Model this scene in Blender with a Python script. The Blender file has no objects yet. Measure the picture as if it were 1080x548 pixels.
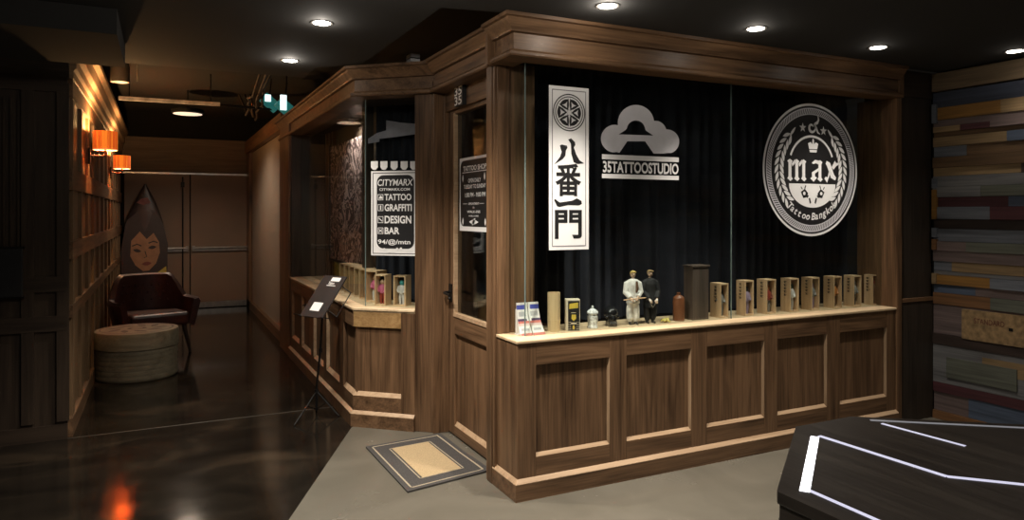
import bpy, bmesh, math, random
from mathutils import Vector, Matrix
random.seed(7)
PI = math.pi
sc = bpy.context.scene
COL = sc.collection

# ------------------------------------------------------------------ camera, world, exposure
FPX, HZ, EYE = 750.0, 224.5, 1.5
YAW = math.atan(370 / 750)
SN, CS = math.sin(YAW), math.cos(YAW)
cam = bpy.data.objects.new('camera', bpy.data.cameras.new('camera'))
COL.objects.link(cam)
cam.location = (0, 0, EYE)
cam.rotation_euler = (PI / 2, 0, -YAW)
cam.data.sensor_width = 36
cam.data.lens = 36 * FPX / 1080
cam.data.shift_y = -(274 - HZ) / 1080
cam.data.clip_start = 0.02
sc.camera = cam
w = bpy.data.worlds.new('world')
sc.world = w
w.use_nodes = True
w.node_tree.nodes['Background'].inputs[0].default_value = (1.0, 0.85, 0.7, 1)
w.node_tree.nodes['Background'].inputs[1].default_value = 0.004
sc.view_settings.view_transform = 'Standard'
sc.view_settings.look = 'None'
sc.view_settings.gamma = 1
sc.view_settings.use_curve_mapping = False
sc.view_settings.exposure = 0.0

# lamp wattages
WARM = (1.0, 0.90, 0.78)
# (x, y, watts, cone degrees, label)
DOWNLIGHTS = [
    (1.99, 2.96, 170, 86, 3.4, 'white recessed ceiling downlight in front of the vertical white banner'),
    (2.98, 2.96, 125, 86, 0.8, 'white recessed ceiling downlight above the middle of the shop counter'),
    (4.00, 2.96, 95, 94, 0.25, 'white recessed ceiling downlight in front of the round emblem'),
    (4.87, 2.64, 10, 100, 0.15, 'white recessed ceiling downlight beside the coloured plank wall'),
    (0.78, 3.91, 150, 112, 2.2, 'nearer recessed ceiling downlight over the passage beside the bay'),
    (0.78, 4.97, 130, 108, 2.2, 'farther recessed ceiling downlight over the passage beside the bay'),
]
# the same lamps go on behind the camera, out of the frame
ROOM_LAMPS = [(0.78, 2.85, 195, 136, 15), (0.78, 1.0, 40, 130, 6), (-1.6, 2.6, 10, 110, 0.5), (2.0, 0.3, 26, 130, 1), (3.6, 0.6, 15, 130, 0.5), (0.3, -1.6, 40, 140, 2), (3.4, -1.6, 30, 140, 1)]
SCONCE_W = 60.0
BAY_W = 30.0
HALL_W = 105.0

# ------------------------------------------------------------------ pixel helpers (1080x548 frame -> points on real planes)
def ray(x, y):
    a, b = (x - 540) / FPX, (HZ - y) / FPX
    return Vector((SN + a * CS, CS - a * SN, b))
EYEV = Vector((0, 0, EYE))
def on(px, py, p0, n):
    d = ray(px, py); p0 = Vector(p0); n = Vector(n)
    return EYEV + d * ((p0 - EYEV).dot(n) / d.dot(n))

# ------------------------------------------------------------------ materials
def nodes_of(name):
    m = bpy.data.materials.new(name)
    m.use_nodes = True
    nt = m.node_tree
    return m, nt, nt.nodes['Principled BSDF']
def mat(name, col, rough=0.5, metal=0.0, vary=0.15, scale=14.0, emit=0.0, ecol=None, spec=0.5):
    m, nt, b = nodes_of(name)
    tc = nt.nodes.new('ShaderNodeTexCoord'); nz = nt.nodes.new('ShaderNodeTexNoise')
    nz.inputs['Scale'].default_value = scale; nz.inputs['Detail'].default_value = 4
    nt.links.new(tc.outputs['Object'], nz.inputs['Vector'])
    rp = nt.nodes.new('ShaderNodeValToRGB')
    rp.color_ramp.elements[0].position = 0.3; rp.color_ramp.elements[1].position = 0.7
    rp.color_ramp.elements[0].color = tuple(c * (1 - vary) for c in col) + (1,)
    rp.color_ramp.elements[1].color = tuple(min(1, c * (1 + vary)) for c in col) + (1,)
    nt.links.new(nz.outputs['Fac'], rp.inputs['Fac'])
    nt.links.new(rp.outputs['Color'], b.inputs['Base Color'])
    b.inputs['Roughness'].default_value = rough
    b.inputs['Metallic'].default_value = metal
    b.inputs['Specular IOR Level'].default_value = spec
    if emit:
        b.inputs['Emission Color'].default_value = (ecol or col) + (1,)
        b.inputs['Emission Strength'].default_value = emit
    return m
def wood(name, axis, dark, light, rough=0.42, grain=1.0, spec=0.35):
    m, nt, b = nodes_of(name)
    tc = nt.nodes.new('ShaderNodeTexCoord'); oi = nt.nodes.new('ShaderNodeObjectInfo')
    add = nt.nodes.new('ShaderNodeVectorMath'); add.operation = 'ADD'
    sc3 = nt.nodes.new('ShaderNodeVectorMath'); sc3.operation = 'SCALE'
    cmb = nt.nodes.new('ShaderNodeCombineXYZ')
    for i in range(3): nt.links.new(oi.outputs['Random'], cmb.inputs[i])
    nt.links.new(cmb.outputs[0], sc3.inputs[0]); sc3.inputs['Scale'].default_value = 9.0
    nt.links.new(tc.outputs['Object'], add.inputs[0]); nt.links.new(sc3.outputs[0], add.inputs[1])
    def stretch(a, f):
        mp = nt.nodes.new('ShaderNodeMapping')
        s = [a, a, a]; s['xyz'.index(axis)] = f
        mp.inputs['Scale'].default_value = s
        nt.links.new(add.outputs[0], mp.inputs['Vector'])
        return mp
    m1, m2 = stretch(9 * grain, 0.7 * grain), stretch(95 * grain, 3.0 * grain)
    n1 = nt.nodes.new('ShaderNodeTexNoise'); n1.inputs['Scale'].default_value = 1.3; n1.inputs['Detail'].default_value = 5; n1.inputs['Distortion'].default_value = 1.4
    n2 = nt.nodes.new('ShaderNodeTexNoise'); n2.inputs['Scale'].default_value = 1.0; n2.inputs['Detail'].default_value = 3
    nt.links.new(m1.outputs[0], n1.inputs['Vector']); nt.links.new(m2.outputs[0], n2.inputs['Vector'])
    mx = nt.nodes.new('ShaderNodeMath'); mx.operation = 'MULTIPLY_ADD'
    nt.links.new(n2.outputs['Fac'], mx.inputs[0]); mx.inputs[1].default_value = 0.62
    nt.links.new(n1.outputs['Fac'], mx.inputs[2])
    rp = nt.nodes.new('ShaderNodeValToRGB')
    rp.color_ramp.elements[0].position = 0.50; rp.color_ramp.elements[1].position = 1.06 if False else 1.0
    rp.color_ramp.elements[0].color = dark + (1,); rp.color_ramp.elements[1].color = light + (1,)
    nt.links.new(mx.outputs[0], rp.inputs['Fac'])
    nt.links.new(rp.outputs['Color'], b.inputs['Base Color'])
    b.inputs['Roughness'].default_value = rough
    b.inputs['Specular IOR Level'].default_value = spec
    bp = nt.nodes.new('ShaderNodeBump'); bp.inputs['Strength'].default_value = 0.12; bp.inputs['Distance'].default_value = 0.004
    nt.links.new(n2.outputs['Fac'], bp.inputs['Height']); nt.links.new(bp.outputs[0], b.inputs['Normal'])
    return m
def glass(name, tint=(0.93, 0.96, 0.95), refl=0.6):
    m, nt, b = nodes_of(name)
    nt.nodes.remove(b)
    out = nt.nodes['Material Output']
    tr = nt.nodes.new('ShaderNodeBsdfTransparent'); tr.inputs[0].default_value = tint + (1,)
    gl = nt.nodes.new('ShaderNodeBsdfGlossy'); gl.inputs['Roughness'].default_value = 0.02
    fr = nt.nodes.new('ShaderNodeLayerWeight'); fr.inputs['Blend'].default_value = 0.5
    pw = nt.nodes.new('ShaderNodeMath'); pw.operation = 'POWER'; pw.inputs[1].default_value = 5
    nt.links.new(fr.outputs['Facing'], pw.inputs[0])
    ml = nt.nodes.new('ShaderNodeMath'); ml.operation = 'MULTIPLY_ADD'; ml.inputs[1].default_value = 0.95 * refl; ml.inputs[2].default_value = 0.04 * refl
    nt.links.new(pw.outputs[0], ml.inputs[0])
    mx = nt.nodes.new('ShaderNodeMixShader')
    nt.links.new(ml.outputs[0], mx.inputs[0]); nt.links.new(tr.outputs[0], mx.inputs[1]); nt.links.new(gl.outputs[0], mx.inputs[2])
    nt.links.new(mx.outputs[0], out.inputs['Surface'])
    return m
def floor_mat(name, c1, c2, c3, r0, r1, scale, stretch=(1, 1, 1)):
    m, nt, b = nodes_of(name)
    tc = nt.nodes.new('ShaderNodeTexCoord'); mp = nt.nodes.new('ShaderNodeMapping'); mp.inputs['Scale'].default_value = stretch
    nt.links.new(tc.outputs['Object'], mp.inputs['Vector'])
    n1 = nt.nodes.new('ShaderNodeTexNoise'); n1.inputs['Scale'].default_value = scale; n1.inputs['Detail'].default_value = 7; n1.inputs['Distortion'].default_value = 0.8
    nt.links.new(mp.outputs[0], n1.inputs['Vector'])
    rp = nt.nodes.new('ShaderNodeValToRGB')
    rp.color_ramp.elements[0].position = 0.32; rp.color_ramp.elements[0].color = c1 + (1,)
    rp.color_ramp.elements[1].position = 0.75; rp.color_ramp.elements[1].color = c3 + (1,)
    e = rp.color_ramp.elements.new(0.55); e.color = c2 + (1,)
    nt.links.new(n1.outputs['Fac'], rp.inputs['Fac']); nt.links.new(rp.outputs['Color'], b.inputs['Base Color'])
    mr = nt.nodes.new('ShaderNodeMapRange'); mr.inputs['To Min'].default_value = r0; mr.inputs['To Max'].default_value = r1
    n2 = nt.nodes.new('ShaderNodeTexNoise'); n2.inputs['Scale'].default_value = scale * 2.2; n2.inputs['Detail'].default_value = 5
    nt.links.new(mp.outputs[0], n2.inputs['Vector']); nt.links.new(n2.outputs['Fac'], mr.inputs['Value'])
    nt.links.new(mr.outputs[0], b.inputs['Roughness'])
    bp = nt.nodes.new('ShaderNodeBump'); bp.inputs['Strength'].default_value = 0.05; bp.inputs['Distance'].default_value = 0.01
    nt.links.new(n2.outputs['Fac'], bp.inputs['Height']); nt.links.new(bp.outputs[0], b.inputs['Normal'])
    return m
def swirl_mat(name, a, c):
    m, nt, b = nodes_of(name)
    tc = nt.nodes.new('ShaderNodeTexCoord')
    n1 = nt.nodes.new('ShaderNodeTexNoise'); n1.inputs['Scale'].default_value = 3.4; n1.inputs['Detail'].default_value = 2; n1.inputs['Distortion'].default_value = 1.5
    nt.links.new(tc.outputs['Object'], n1.inputs['Vector'])
    mt = nt.nodes.new('ShaderNodeMath'); mt.operation = 'MULTIPLY'; mt.inputs[1].default_value = 48
    sn = nt.nodes.new('ShaderNodeMath'); sn.operation = 'SINE'
    nt.links.new(n1.outputs['Fac'], mt.inputs[0]); nt.links.new(mt.outputs[0], sn.inputs[0])
    rp = nt.nodes.new('ShaderNodeValToRGB'); rp.color_ramp.elements[0].position = 0.15; rp.color_ramp.elements[1].position = 0.55
    rp.color_ramp.elements[0].color = a + (1,); rp.color_ramp.elements[1].color = c + (1,)
    nt.links.new(sn.outputs[0], rp.inputs['Fac']); nt.links.new(rp.outputs['Color'], b.inputs['Base Color'])
    b.inputs['Roughness'].default_value = 0.6
    return m

OD, OL = (0.046, 0.024, 0.012), (0.200, 0.113, 0.059)
WZ = wood('oak_upright', 'z', OD, OL)
WX = wood('oak_along', 'x', OD, OL)
WY = wood('oak_across', 'y', OD, OL)
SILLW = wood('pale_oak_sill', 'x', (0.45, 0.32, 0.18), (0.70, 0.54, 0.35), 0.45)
LEDGE = wood('pale_oak_ledge', 'x', (0.30, 0.19, 0.11), (0.50, 0.35, 0.22), 0.4)  # paler oak tone for ledges, passage cornice and glazing bead
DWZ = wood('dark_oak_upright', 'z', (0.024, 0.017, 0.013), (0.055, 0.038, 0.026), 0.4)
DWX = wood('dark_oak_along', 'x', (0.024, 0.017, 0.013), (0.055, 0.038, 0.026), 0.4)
TANZ = wood('tan_oak_upright', 'z', (0.10, 0.058, 0.028), (0.20, 0.125, 0.066), 0.4)
MOULD = wood('lit_moulding', 'z', (0.16, 0.10, 0.055), (0.34, 0.23, 0.14), 0.4)  # paler oak paints the lamplight caught by the left-facing panel mouldings
LITOAK = wood('lit_oak', 'x', (0.20, 0.11, 0.04), (0.40, 0.25, 0.11), 0.4)  # lighter oak copy: lamplight on the bay top rail, put into the colour
PINE = wood('pine_crate', 'z', (0.50, 0.32, 0.17), (0.74, 0.53, 0.33), 0.5)
PINEIN = mat('crate_inside', (0.05, 0.03, 0.02), 0.7)
TALLW = wood('weathered_timber', 'z', (0.055, 0.040, 0.032), (0.13, 0.095, 0.075), 0.6)
BAMBOO = wood('bamboo', 'z', (0.50, 0.36, 0.19), (0.68, 0.52, 0.31), 0.45)
TABLEW = wood('ebony_table', 'y', (0.011, 0.009, 0.008), (0.030, 0.025, 0.021), 0.38, spec=0.25)
CEILM = mat('ceiling_paint', (0.017, 0.0165, 0.0155), 0.9, vary=0.06, scale=3)
VOID = mat('void_black', (0.004, 0.004, 0.004), 0.95)
CURT = mat('black_velvet', (0.022, 0.0235, 0.032), 0.85, vary=0.25, scale=5, spec=0.2)
WHITE = mat('white_vinyl', (0.86, 0.86, 0.86), 0.55, vary=0.02)
SILVER = mat('silver_vinyl', (0.74, 0.735, 0.78), 0.45, vary=0.05)
BLACKV = mat('black_vinyl', (0.012, 0.012, 0.013), 0.5)
GREYV = mat('grey_vinyl', (0.22, 0.21, 0.23), 0.5)
GLASS = glass('window_glass')
GLASSE = mat('glass_edge', (0.16, 0.22, 0.21), 0.25)
CONC = floor_mat('polished_concrete', (0.112, 0.103, 0.082), (0.140, 0.129, 0.104), (0.170, 0.157, 0.128), 0.16, 0.34, 1.6)
DARKF = floor_mat('stained_concrete', (0.006, 0.005, 0.004), (0.014, 0.011, 0.008), (0.044, 0.031, 0.020), 0.06, 0.16, 1.5, (1, 1.7, 1))
BLKM = mat('black_metal', (0.012, 0.012, 0.012), 0.4, 0.5)
CHROME = mat('steel', (0.45, 0.43, 0.40), 0.3, 0.9)
LAMPW = mat('lamp_glow', (1.0, 0.93, 0.82), 0.5, emit=14.0, ecol=(1.0, 0.93, 0.82))
PLANKS = {}
def pm(key):
    cols = dict(navy=(0.030, 0.036, 0.055), orange=(0.19, 0.095, 0.022), tan=(0.20, 0.135, 0.068), mauve=(0.115, 0.085, 0.080),
                maroon=(0.060, 0.020, 0.024), blue=(0.060, 0.080, 0.120), brown=(0.095, 0.055, 0.026), grey=(0.125, 0.125, 0.128),
                dark=(0.032, 0.021, 0.017), greygreen=(0.085, 0.090, 0.072), bluegrey=(0.105, 0.115, 0.135), rust=(0.14, 0.068, 0.028))
    if key not in PLANKS:
        c = cols[key]
        PLANKS[key] = wood('plank_' + key, 'y', tuple(v * 0.6 for v in c), tuple(v * 1.4 for v in c), 0.65)
    return PLANKS[key]

# ------------------------------------------------------------------ mesh builder
class MB:
    def __init__(self): self.v, self.f, self.m, self.mats = [], [], [], []
    def mi(self, m):
        if m not in self.mats: self.mats.append(m)
        return self.mats.index(m)
    def add(self, verts, faces, m):
        o = len(self.v); k = self.mi(m)
        self.v += [tuple(p) for p in verts]
        for f in faces: self.f.append(tuple(i + o for i in f)); self.m.append(k)
        return self
    def box(self, a, b, m, M=None):
        x0, y0, z0 = (min(a[i], b[i]) for i in range(3)); x1, y1, z1 = (max(a[i], b[i]) for i in range(3))
        vs = [Vector(p) for p in ((x0, y0, z0), (x1, y0, z0), (x1, y1, z0), (x0, y1, z0), (x0, y0, z1), (x1, y0, z1), (x1, y1, z1), (x0, y1, z1))]
        if M: vs = [M @ p for p in vs]
        return self.add(vs, [(0, 3, 2, 1), (4, 5, 6, 7), (0, 1, 5, 4), (1, 2, 6, 5), (2, 3, 7, 6), (3, 0, 4, 7)], m)
    def prism(self, poly, z0, z1, m, mtop=None):
        n = len(poly)
        a = sum(poly[i][0] * poly[(i + 1) % n][1] - poly[(i + 1) % n][0] * poly[i][1] for i in range(n))
        if a < 0: poly = poly[::-1]
        vs = [(x, y, z0) for x, y in poly] + [(x, y, z1) for x, y in poly]
        self.add(vs, [tuple(range(n))[::-1]] + [(i, (i + 1) % n, n + (i + 1) % n, n + i) for i in range(n)], m)
        self.add([(x, y, z1) for x, y in poly], [tuple(range(n))], mtop or m)
        return self
    def tube(self, pts, rad, m, n=10, M=None, caps=True):
        pts = [Vector(p) for p in pts]
        if not isinstance(rad, (list, tuple)): rad = [rad] * len(pts)
        vs, fs = [], []; up = Vector((0.13, 0.21, 0.97)).normalized()
        for i, p in enumerate(pts):
            t = (pts[min(i + 1, len(pts) - 1)] - pts[max(i - 1, 0)]).normalized()
            u = up - t * up.dot(t)
            if u.length < 0.15: u = Vector((1, 0, 0)) - t * t.x
            u.normalize(); v2 = t.cross(u); up = u
            for k in range(n):
                a = 2 * PI * k / n
                vs.append(p + (u * math.cos(a) + v2 * math.sin(a)) * rad[i])
        for i in range(len(pts) - 1):
            for k in range(n):
                fs.append((i * n + k, i * n + (k + 1) % n, (i + 1) * n + (k + 1) % n, (i + 1) * n + k))
        if caps: fs += [tuple(range(n))[::-1], tuple(range((len(pts) - 1) * n, len(pts) * n))]
        if M: vs = [M @ p for p in vs]
        return self.add(vs, fs, m)
    def lathe(self, prof, m, c=(0, 0, 0), n=28, sx=1.0, sy=1.0, M=None):
        vs, fs = [], []
        for r, z in prof:
            for k in range(n):
                a = 2 * PI * k / n
                vs.append(Vector((c[0] + max(r, 1e-5) * math.cos(a) * sx, c[1] + max(r, 1e-5) * math.sin(a) * sy, c[2] + z)))
        for i in range(len(prof) - 1):
            for k in range(n):
                fs.append((i * n + k, i * n + (k + 1) % n, (i + 1) * n + (k + 1) % n, (i + 1) * n + k))
        fs += [tuple(range(n))[::-1], tuple(range((len(prof) - 1) * n, len(prof) * n))]
        if M: vs = [M @ p for p in vs]
        return self.add(vs, fs, m)
    def ball(self, c, r, m, n=14, M=None):
        r = r if isinstance(r, (list, tuple)) else (r, r, r)
        prof = [(math.sin(PI * i / n), -math.cos(PI * i / n)) for i in range(n + 1)]
        vs, fs = [], []; q = 2 * n
        for s_, c_ in prof:
            for k in range(q):
                a = 2 * PI * k / q
                vs.append(Vector((c[0] + max(s_, 1e-4) * math.cos(a) * r[0], c[1] + max(s_, 1e-4) * math.sin(a) * r[1], c[2] + c_ * r[2])))
        for i in range(n):
            for k in range(q):
                fs.append((i * q + k, i * q + (k + 1) % q, (i + 1) * q + (k + 1) % q, (i + 1) * q + k))
        if M: vs = [M @ p for p in vs]
        return self.add(vs, fs, m)
    def sweep(self, path, prof, m, caps=True):
        # prof: closed loop of (outward, z); outward is to the left of the path
        P = [Vector((x, y)) for x, y in path]; n = len(prof); vs, fs = [], []
        for i, p in enumerate(P):
            d0 = (p - P[i - 1]).normalized() if i else None
            d1 = (P[i + 1] - p).normalized() if i < len(P) - 1 else None
            d0 = d0 or d1; d1 = d1 or d0
            n0, n1 = Vector((-d0.y, d0.x)), Vector((-d1.y, d1.x))
            b = (n0 + n1); b = b / (1 + n0.dot(n1))
            for o, z in prof: vs.append((p.x + b.x * o, p.y + b.y * o, z))
        for i in range(len(P) - 1):
            for k in range(n):
                fs.append((i * n + k, i * n + (k + 1) % n, (i + 1) * n + (k + 1) % n, (i + 1) * n + k))
        if caps: fs += [tuple(range(n))[::-1], tuple(range((len(P) - 1) * n, len(P) * n))]
        return self.add(vs, fs, m)
    # flat artwork on a plane: pl = (origin, right, up); n = distance in front
    def flat(self, vs, fs, pl, m, n=0.0):
        o, r, u = (Vector(q) for q in pl); nn = r.cross(u)
        return self.add([o + r * p[0] + u * p[1] + nn * n for p in vs], fs, m)
    def shape(self, loops, pl, m, n=0.0):
        vs, fs = fill(loops)
        return self.flat(vs, fs, pl, m, n)
    def text(self, body, pl, x0, y0, x1, y1, m, bold=0.0, n=0.0, shear=0.0):
        vs, fs = glyphs(body, bold, shear)
        ax, bx = min(p[0] for p in vs), max(p[0] for p in vs); ay, by = min(p[1] for p in vs), max(p[1] for p in vs)
        vs = [(x0 + (p[0] - ax) / (bx - ax) * (x1 - x0), y0 + (p[1] - ay) / (by - ay) * (y1 - y0)) for p in vs]
        return self.flat(vs, fs, pl, m, n)
    def build(self, name, parent=None, smooth=False, bevel=0.0, loc=None):
        me = bpy.data.meshes.new(name)
        me.from_pydata(self.v, [], self.f)
        for m in self.mats: me.materials.append(m)
        me.polygons.foreach_set('material_index', self.m)
        if smooth:
            me.polygons.foreach_set('use_smooth', [True] * len(me.polygons))
            me.set_sharp_from_angle(angle=math.radians(40))
        me.update()
        o = bpy.data.objects.new(name, me)
        COL.objects.link(o)
        if parent: o.parent = parent
        if loc: o.location = loc
        if bevel:
            md = o.modifiers.new('bevel', 'BEVEL'); md.width = bevel; md.segments = 2; md.limit_method = 'ANGLE'
        return o
_gc = {}
def _curve_mesh(cu):
    o = bpy.data.objects.new('tmp', cu); COL.objects.link(o)
    dg = bpy.context.evaluated_depsgraph_get(); dg.update()
    me = bpy.data.meshes.new_from_object(o.evaluated_get(dg))
    vs = [(v.co.x, v.co.y) for v in me.vertices]; fs = [tuple(p.vertices) for p in me.polygons]
    bpy.data.objects.remove(o); bpy.data.curves.remove(cu); bpy.data.meshes.remove(me)
    return vs, fs
def glyphs(body, bold=0.0, shear=0.0):
    k = (body, bold, shear)
    if k not in _gc:
        cu = bpy.data.curves.new('tmp', 'FONT'); cu.body = body; cu.size = 1; cu.offset = bold; cu.shear = shear; cu.resolution_u = 4
        _gc[k] = _curve_mesh(cu)
    return _gc[k]
def fill(loops):
    cu = bpy.data.curves.new('tmp', 'CURVE'); cu.dimensions = '2D'; cu.fill_mode = 'BOTH'
    for lp in loops:
        s = cu.splines.new('POLY'); s.points.add(len(lp) - 1)
        for i, p in enumerate(lp): s.points[i].co = (p[0], p[1], 0, 1)
        s.use_cyclic_u = True
    return _curve_mesh(cu)
def circle(cx, cy, rx, ry=None, n=64): return [(cx + rx * math.cos(2 * PI * i / n), cy + (ry or rx) * math.sin(2 * PI * i / n)) for i in range(n)]
def rrect(x0, y0, x1, y1, r, n=6):
    pts = []
    for cx, cy, a0 in ((x1 - r, y1 - r, 0), (x0 + r, y1 - r, 90), (x0 + r, y0 + r, 180), (x1 - r, y0 + r, 270)):
        for i in range(n + 1):
            a = math.radians(a0 + 90 * i / n); pts.append((cx + r * math.cos(a), cy + r * math.sin(a)))
    return pts
def rect(x0, y0, x1, y1): return [(x0, y0), (x1, y0), (x1, y1), (x0, y1)]
def lens(x, y, ang, L, W, n=8):
    pts = [(L / 2 * (2 * i / n - 1), W / 2 * math.sin(PI * i / n)) for i in range(n + 1)] + [(L / 2 * (1 - 2 * i / n), -W / 2 * math.sin(PI * i / n)) for i in range(1, n)]
    c, s = math.cos(ang), math.sin(ang)
    return [(x + p[0] * c - p[1] * s, y + p[0] * s + p[1] * c) for p in pts]
def stroke(pts, wd):
    L, R = [], []
    for i, p in enumerate(pts):
        a, b = pts[max(i - 1, 0)], pts[min(i + 1, len(pts) - 1)]
        dx, dy = b[0] - a[0], b[1] - a[1]; l = math.hypot(dx, dy) or 1
        wi = (wd[i] if isinstance(wd, (list, tuple)) else wd) / 2
        L.append((p[0] - dy / l * wi, p[1] + dx / l * wi)); R.append((p[0] + dy / l * wi, p[1] - dx / l * wi))
    return L + R[::-1]

# ------------------------------------------------------------------ scene graph helpers
def thing(name, label, cat, loc=(0, 0, 0), rz=0.0, group=None):
    o = bpy.data.objects.new(name, None); COL.objects.link(o)
    o.empty_display_size = 0.05
    o.location = loc; o.rotation_euler = (0, 0, rz)
    return tag(o, label, cat, group)
def tag(o, label, cat, group=None, kind=None):
    o['label'] = label; o['category'] = cat
    if group: o['group'] = group
    if kind: o['kind'] = kind
    return o
def struct(o, label=None, cat=None):
    o['kind'] = 'structure'
    if label: o['label'] = label
    if cat: o['category'] = cat
    return o
def spot(parent, loc, watts, cone, col=WARM, blend=0.7, radius=0.035, rot=None):
    l = bpy.data.lights.new('lamp_light', 'SPOT'); l.energy = watts; l.color = col
    l.spot_size = math.radians(cone); l.spot_blend = blend; l.shadow_soft_size = radius
    o = bpy.data.objects.new('lamp_light', l); COL.objects.link(o); o.parent = parent; o.location = loc
    if rot: o.rotation_euler = rot
    return o
def point(parent, loc, watts, col=WARM, radius=0.03):
    l = bpy.data.lights.new('lamp_light', 'POINT'); l.energy = watts; l.color = col; l.shadow_soft_size = radius
    o = bpy.data.objects.new('lamp_light', l); COL.objects.link(o); o.parent = parent; o.location = loc
    return o

# ================================================================== THE SETTING
CZ = 2.53                                   # low ceiling
A = (1.205, 4.98); B = (1.655, 4.575)       # bay facet, base line
FD = (Vector(B) - Vector(A)).normalized()   # along the facet, to the right
FN = Vector((FD.y, -FD.x))                  # outward
if FN.y > 0: FN = -FN
HX = 1.215                                  # hall wall plane of the bay
LWX = -0.56                                 # left hall wall
FARY = 12.25

# floors: light concrete before the shop, dark stained floor of the passage
bl = [(-2.95, -3.9), (1.199, 4.971)]
struct(MB().prism([bl[0], (6.5, -3.9), (6.5, 5.0), (1.199, 4.971)], -0.05, 0.0, CONC).build('floor'), 'pale grey polished concrete floor before the shop')
struct(MB().prism([bl[0], (1.199, 4.971), (1.30, 4.98), (1.40, FARY + 0.3), (-5.0, FARY + 0.3), (-5.0, -3.9)], -0.05, -0.0005, DARKF).build('floor'), 'dark stained glossy floor of the passage')
mb = MB(); mb.box((-0.6, 5.545, -0.001), (1.22, 5.562, 0.0015), mat('threshold_strip', (0.05, 0.042, 0.033), 0.3))
struct(mb.build('trim_1'), 'thin pale threshold strip across the dark floor')

# ceilings
mb = MB()
mb.prism([(-5, -3.9), (6.5, -3.9), (6.5, 3.30), (1.60, 3.30), (1.26, 3.36), (1.245, 4.86), (0.98, 5.15), (0.98, 5.56), (-5, 5.56)], CZ, CZ + 0.12, CEILM)
struct(mb.build('ceiling'), 'dark grey low ceiling with recessed downlights')
mb = MB(); mb.box((-5, 3.2, 3.05), (6.5, FARY + 0.3, 3.15), VOID)
struct(mb.build('ceiling'), 'black open ceiling high over the passage')
mb = MB(); mb.box((-1.25, 4.10, 2.40), (-0.20, 5.00, CZ - 0.001), CEILM)
struct(mb.build('ceiling'), 'dark boxed bulkhead under the low ceiling on the left')
mb = MB(); mb.box((1.66, 3.58, 2.44), (5.1, 9.0, 2.47), VOID)
struct(mb.build('ceiling'), 'black roof panel of the shop')
# room behind the camera
mb = MB(); mb.box((-5, -4.0, 0), (6.5, -3.9, CZ), CEILM); struct(mb.build('wall_back'))
mb = MB(); mb.box((-5.1, -4, 0), (-5.0, 5.7, CZ), CEILM); struct(mb.build('wall_far_left'))

# ---- near left wall, facing the camera
mb = MB(); Y0 = 5.565
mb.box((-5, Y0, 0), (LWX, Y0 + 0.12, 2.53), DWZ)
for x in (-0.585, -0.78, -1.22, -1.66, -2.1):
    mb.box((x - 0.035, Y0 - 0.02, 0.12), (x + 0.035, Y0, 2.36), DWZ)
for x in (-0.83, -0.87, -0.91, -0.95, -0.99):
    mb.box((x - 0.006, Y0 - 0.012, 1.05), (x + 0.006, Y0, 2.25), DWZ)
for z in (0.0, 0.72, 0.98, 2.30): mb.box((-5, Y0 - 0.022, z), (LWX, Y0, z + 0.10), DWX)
struct(mb.build('wall_front_left'), 'nearly black panelled wall at the passage mouth')
mb = MB(); mb.sweep([(LWX + 0.01, Y0), (-5, Y0)], [(-0.01, 2.40), (0.02, 2.40), (0.03, 2.44), (0.07, 2.50), (0.08, 2.529), (-0.01, 2.529)], DWX)
struct(mb.build('trim_2'), 'dark cornice over the nearly black panelled wall')

# ---- left wall of the passage: oak panelling with rails and pilasters
mb = MB()
mb.box((LWX - 0.1, Y0 + 0.12, 0), (LWX, FARY, 3.05), TANZ)
for z0, z1 in ((0.0, 0.12), (0.80, 0.88), (1.19, 1.31), (1.66, 1.80), (2.28, 2.40)):
    mb.box((LWX, Y0 + 0.02, z0), (LWX + 0.028, FARY, z1), WY)
y = Y0 + 0.16
while y < FARY:
    mb.box((LWX, y - 0.05, 0), (LWX + 0.022, y + 0.05, 2.40), TANZ); y += 0.56
struct(mb.build('wall_left'), 'oak panelled passage wall carrying the two orange lamps')
mb = MB(); mb.sweep([(LWX, FARY), (LWX, Y0 + 0.0)], [(-0.01, 2.40), (0.035, 2.40), (0.035, 2.45), (0.05, 2.47), (0.05, 2.53), (0.075, 2.56), (0.08, 2.66), (0.11, 2.70), (0.11, 2.74), (-0.01, 2.74)], LEDGE)
struct(mb.build('trim_3'), 'stepped cornice over the passage wall lamps')

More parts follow.
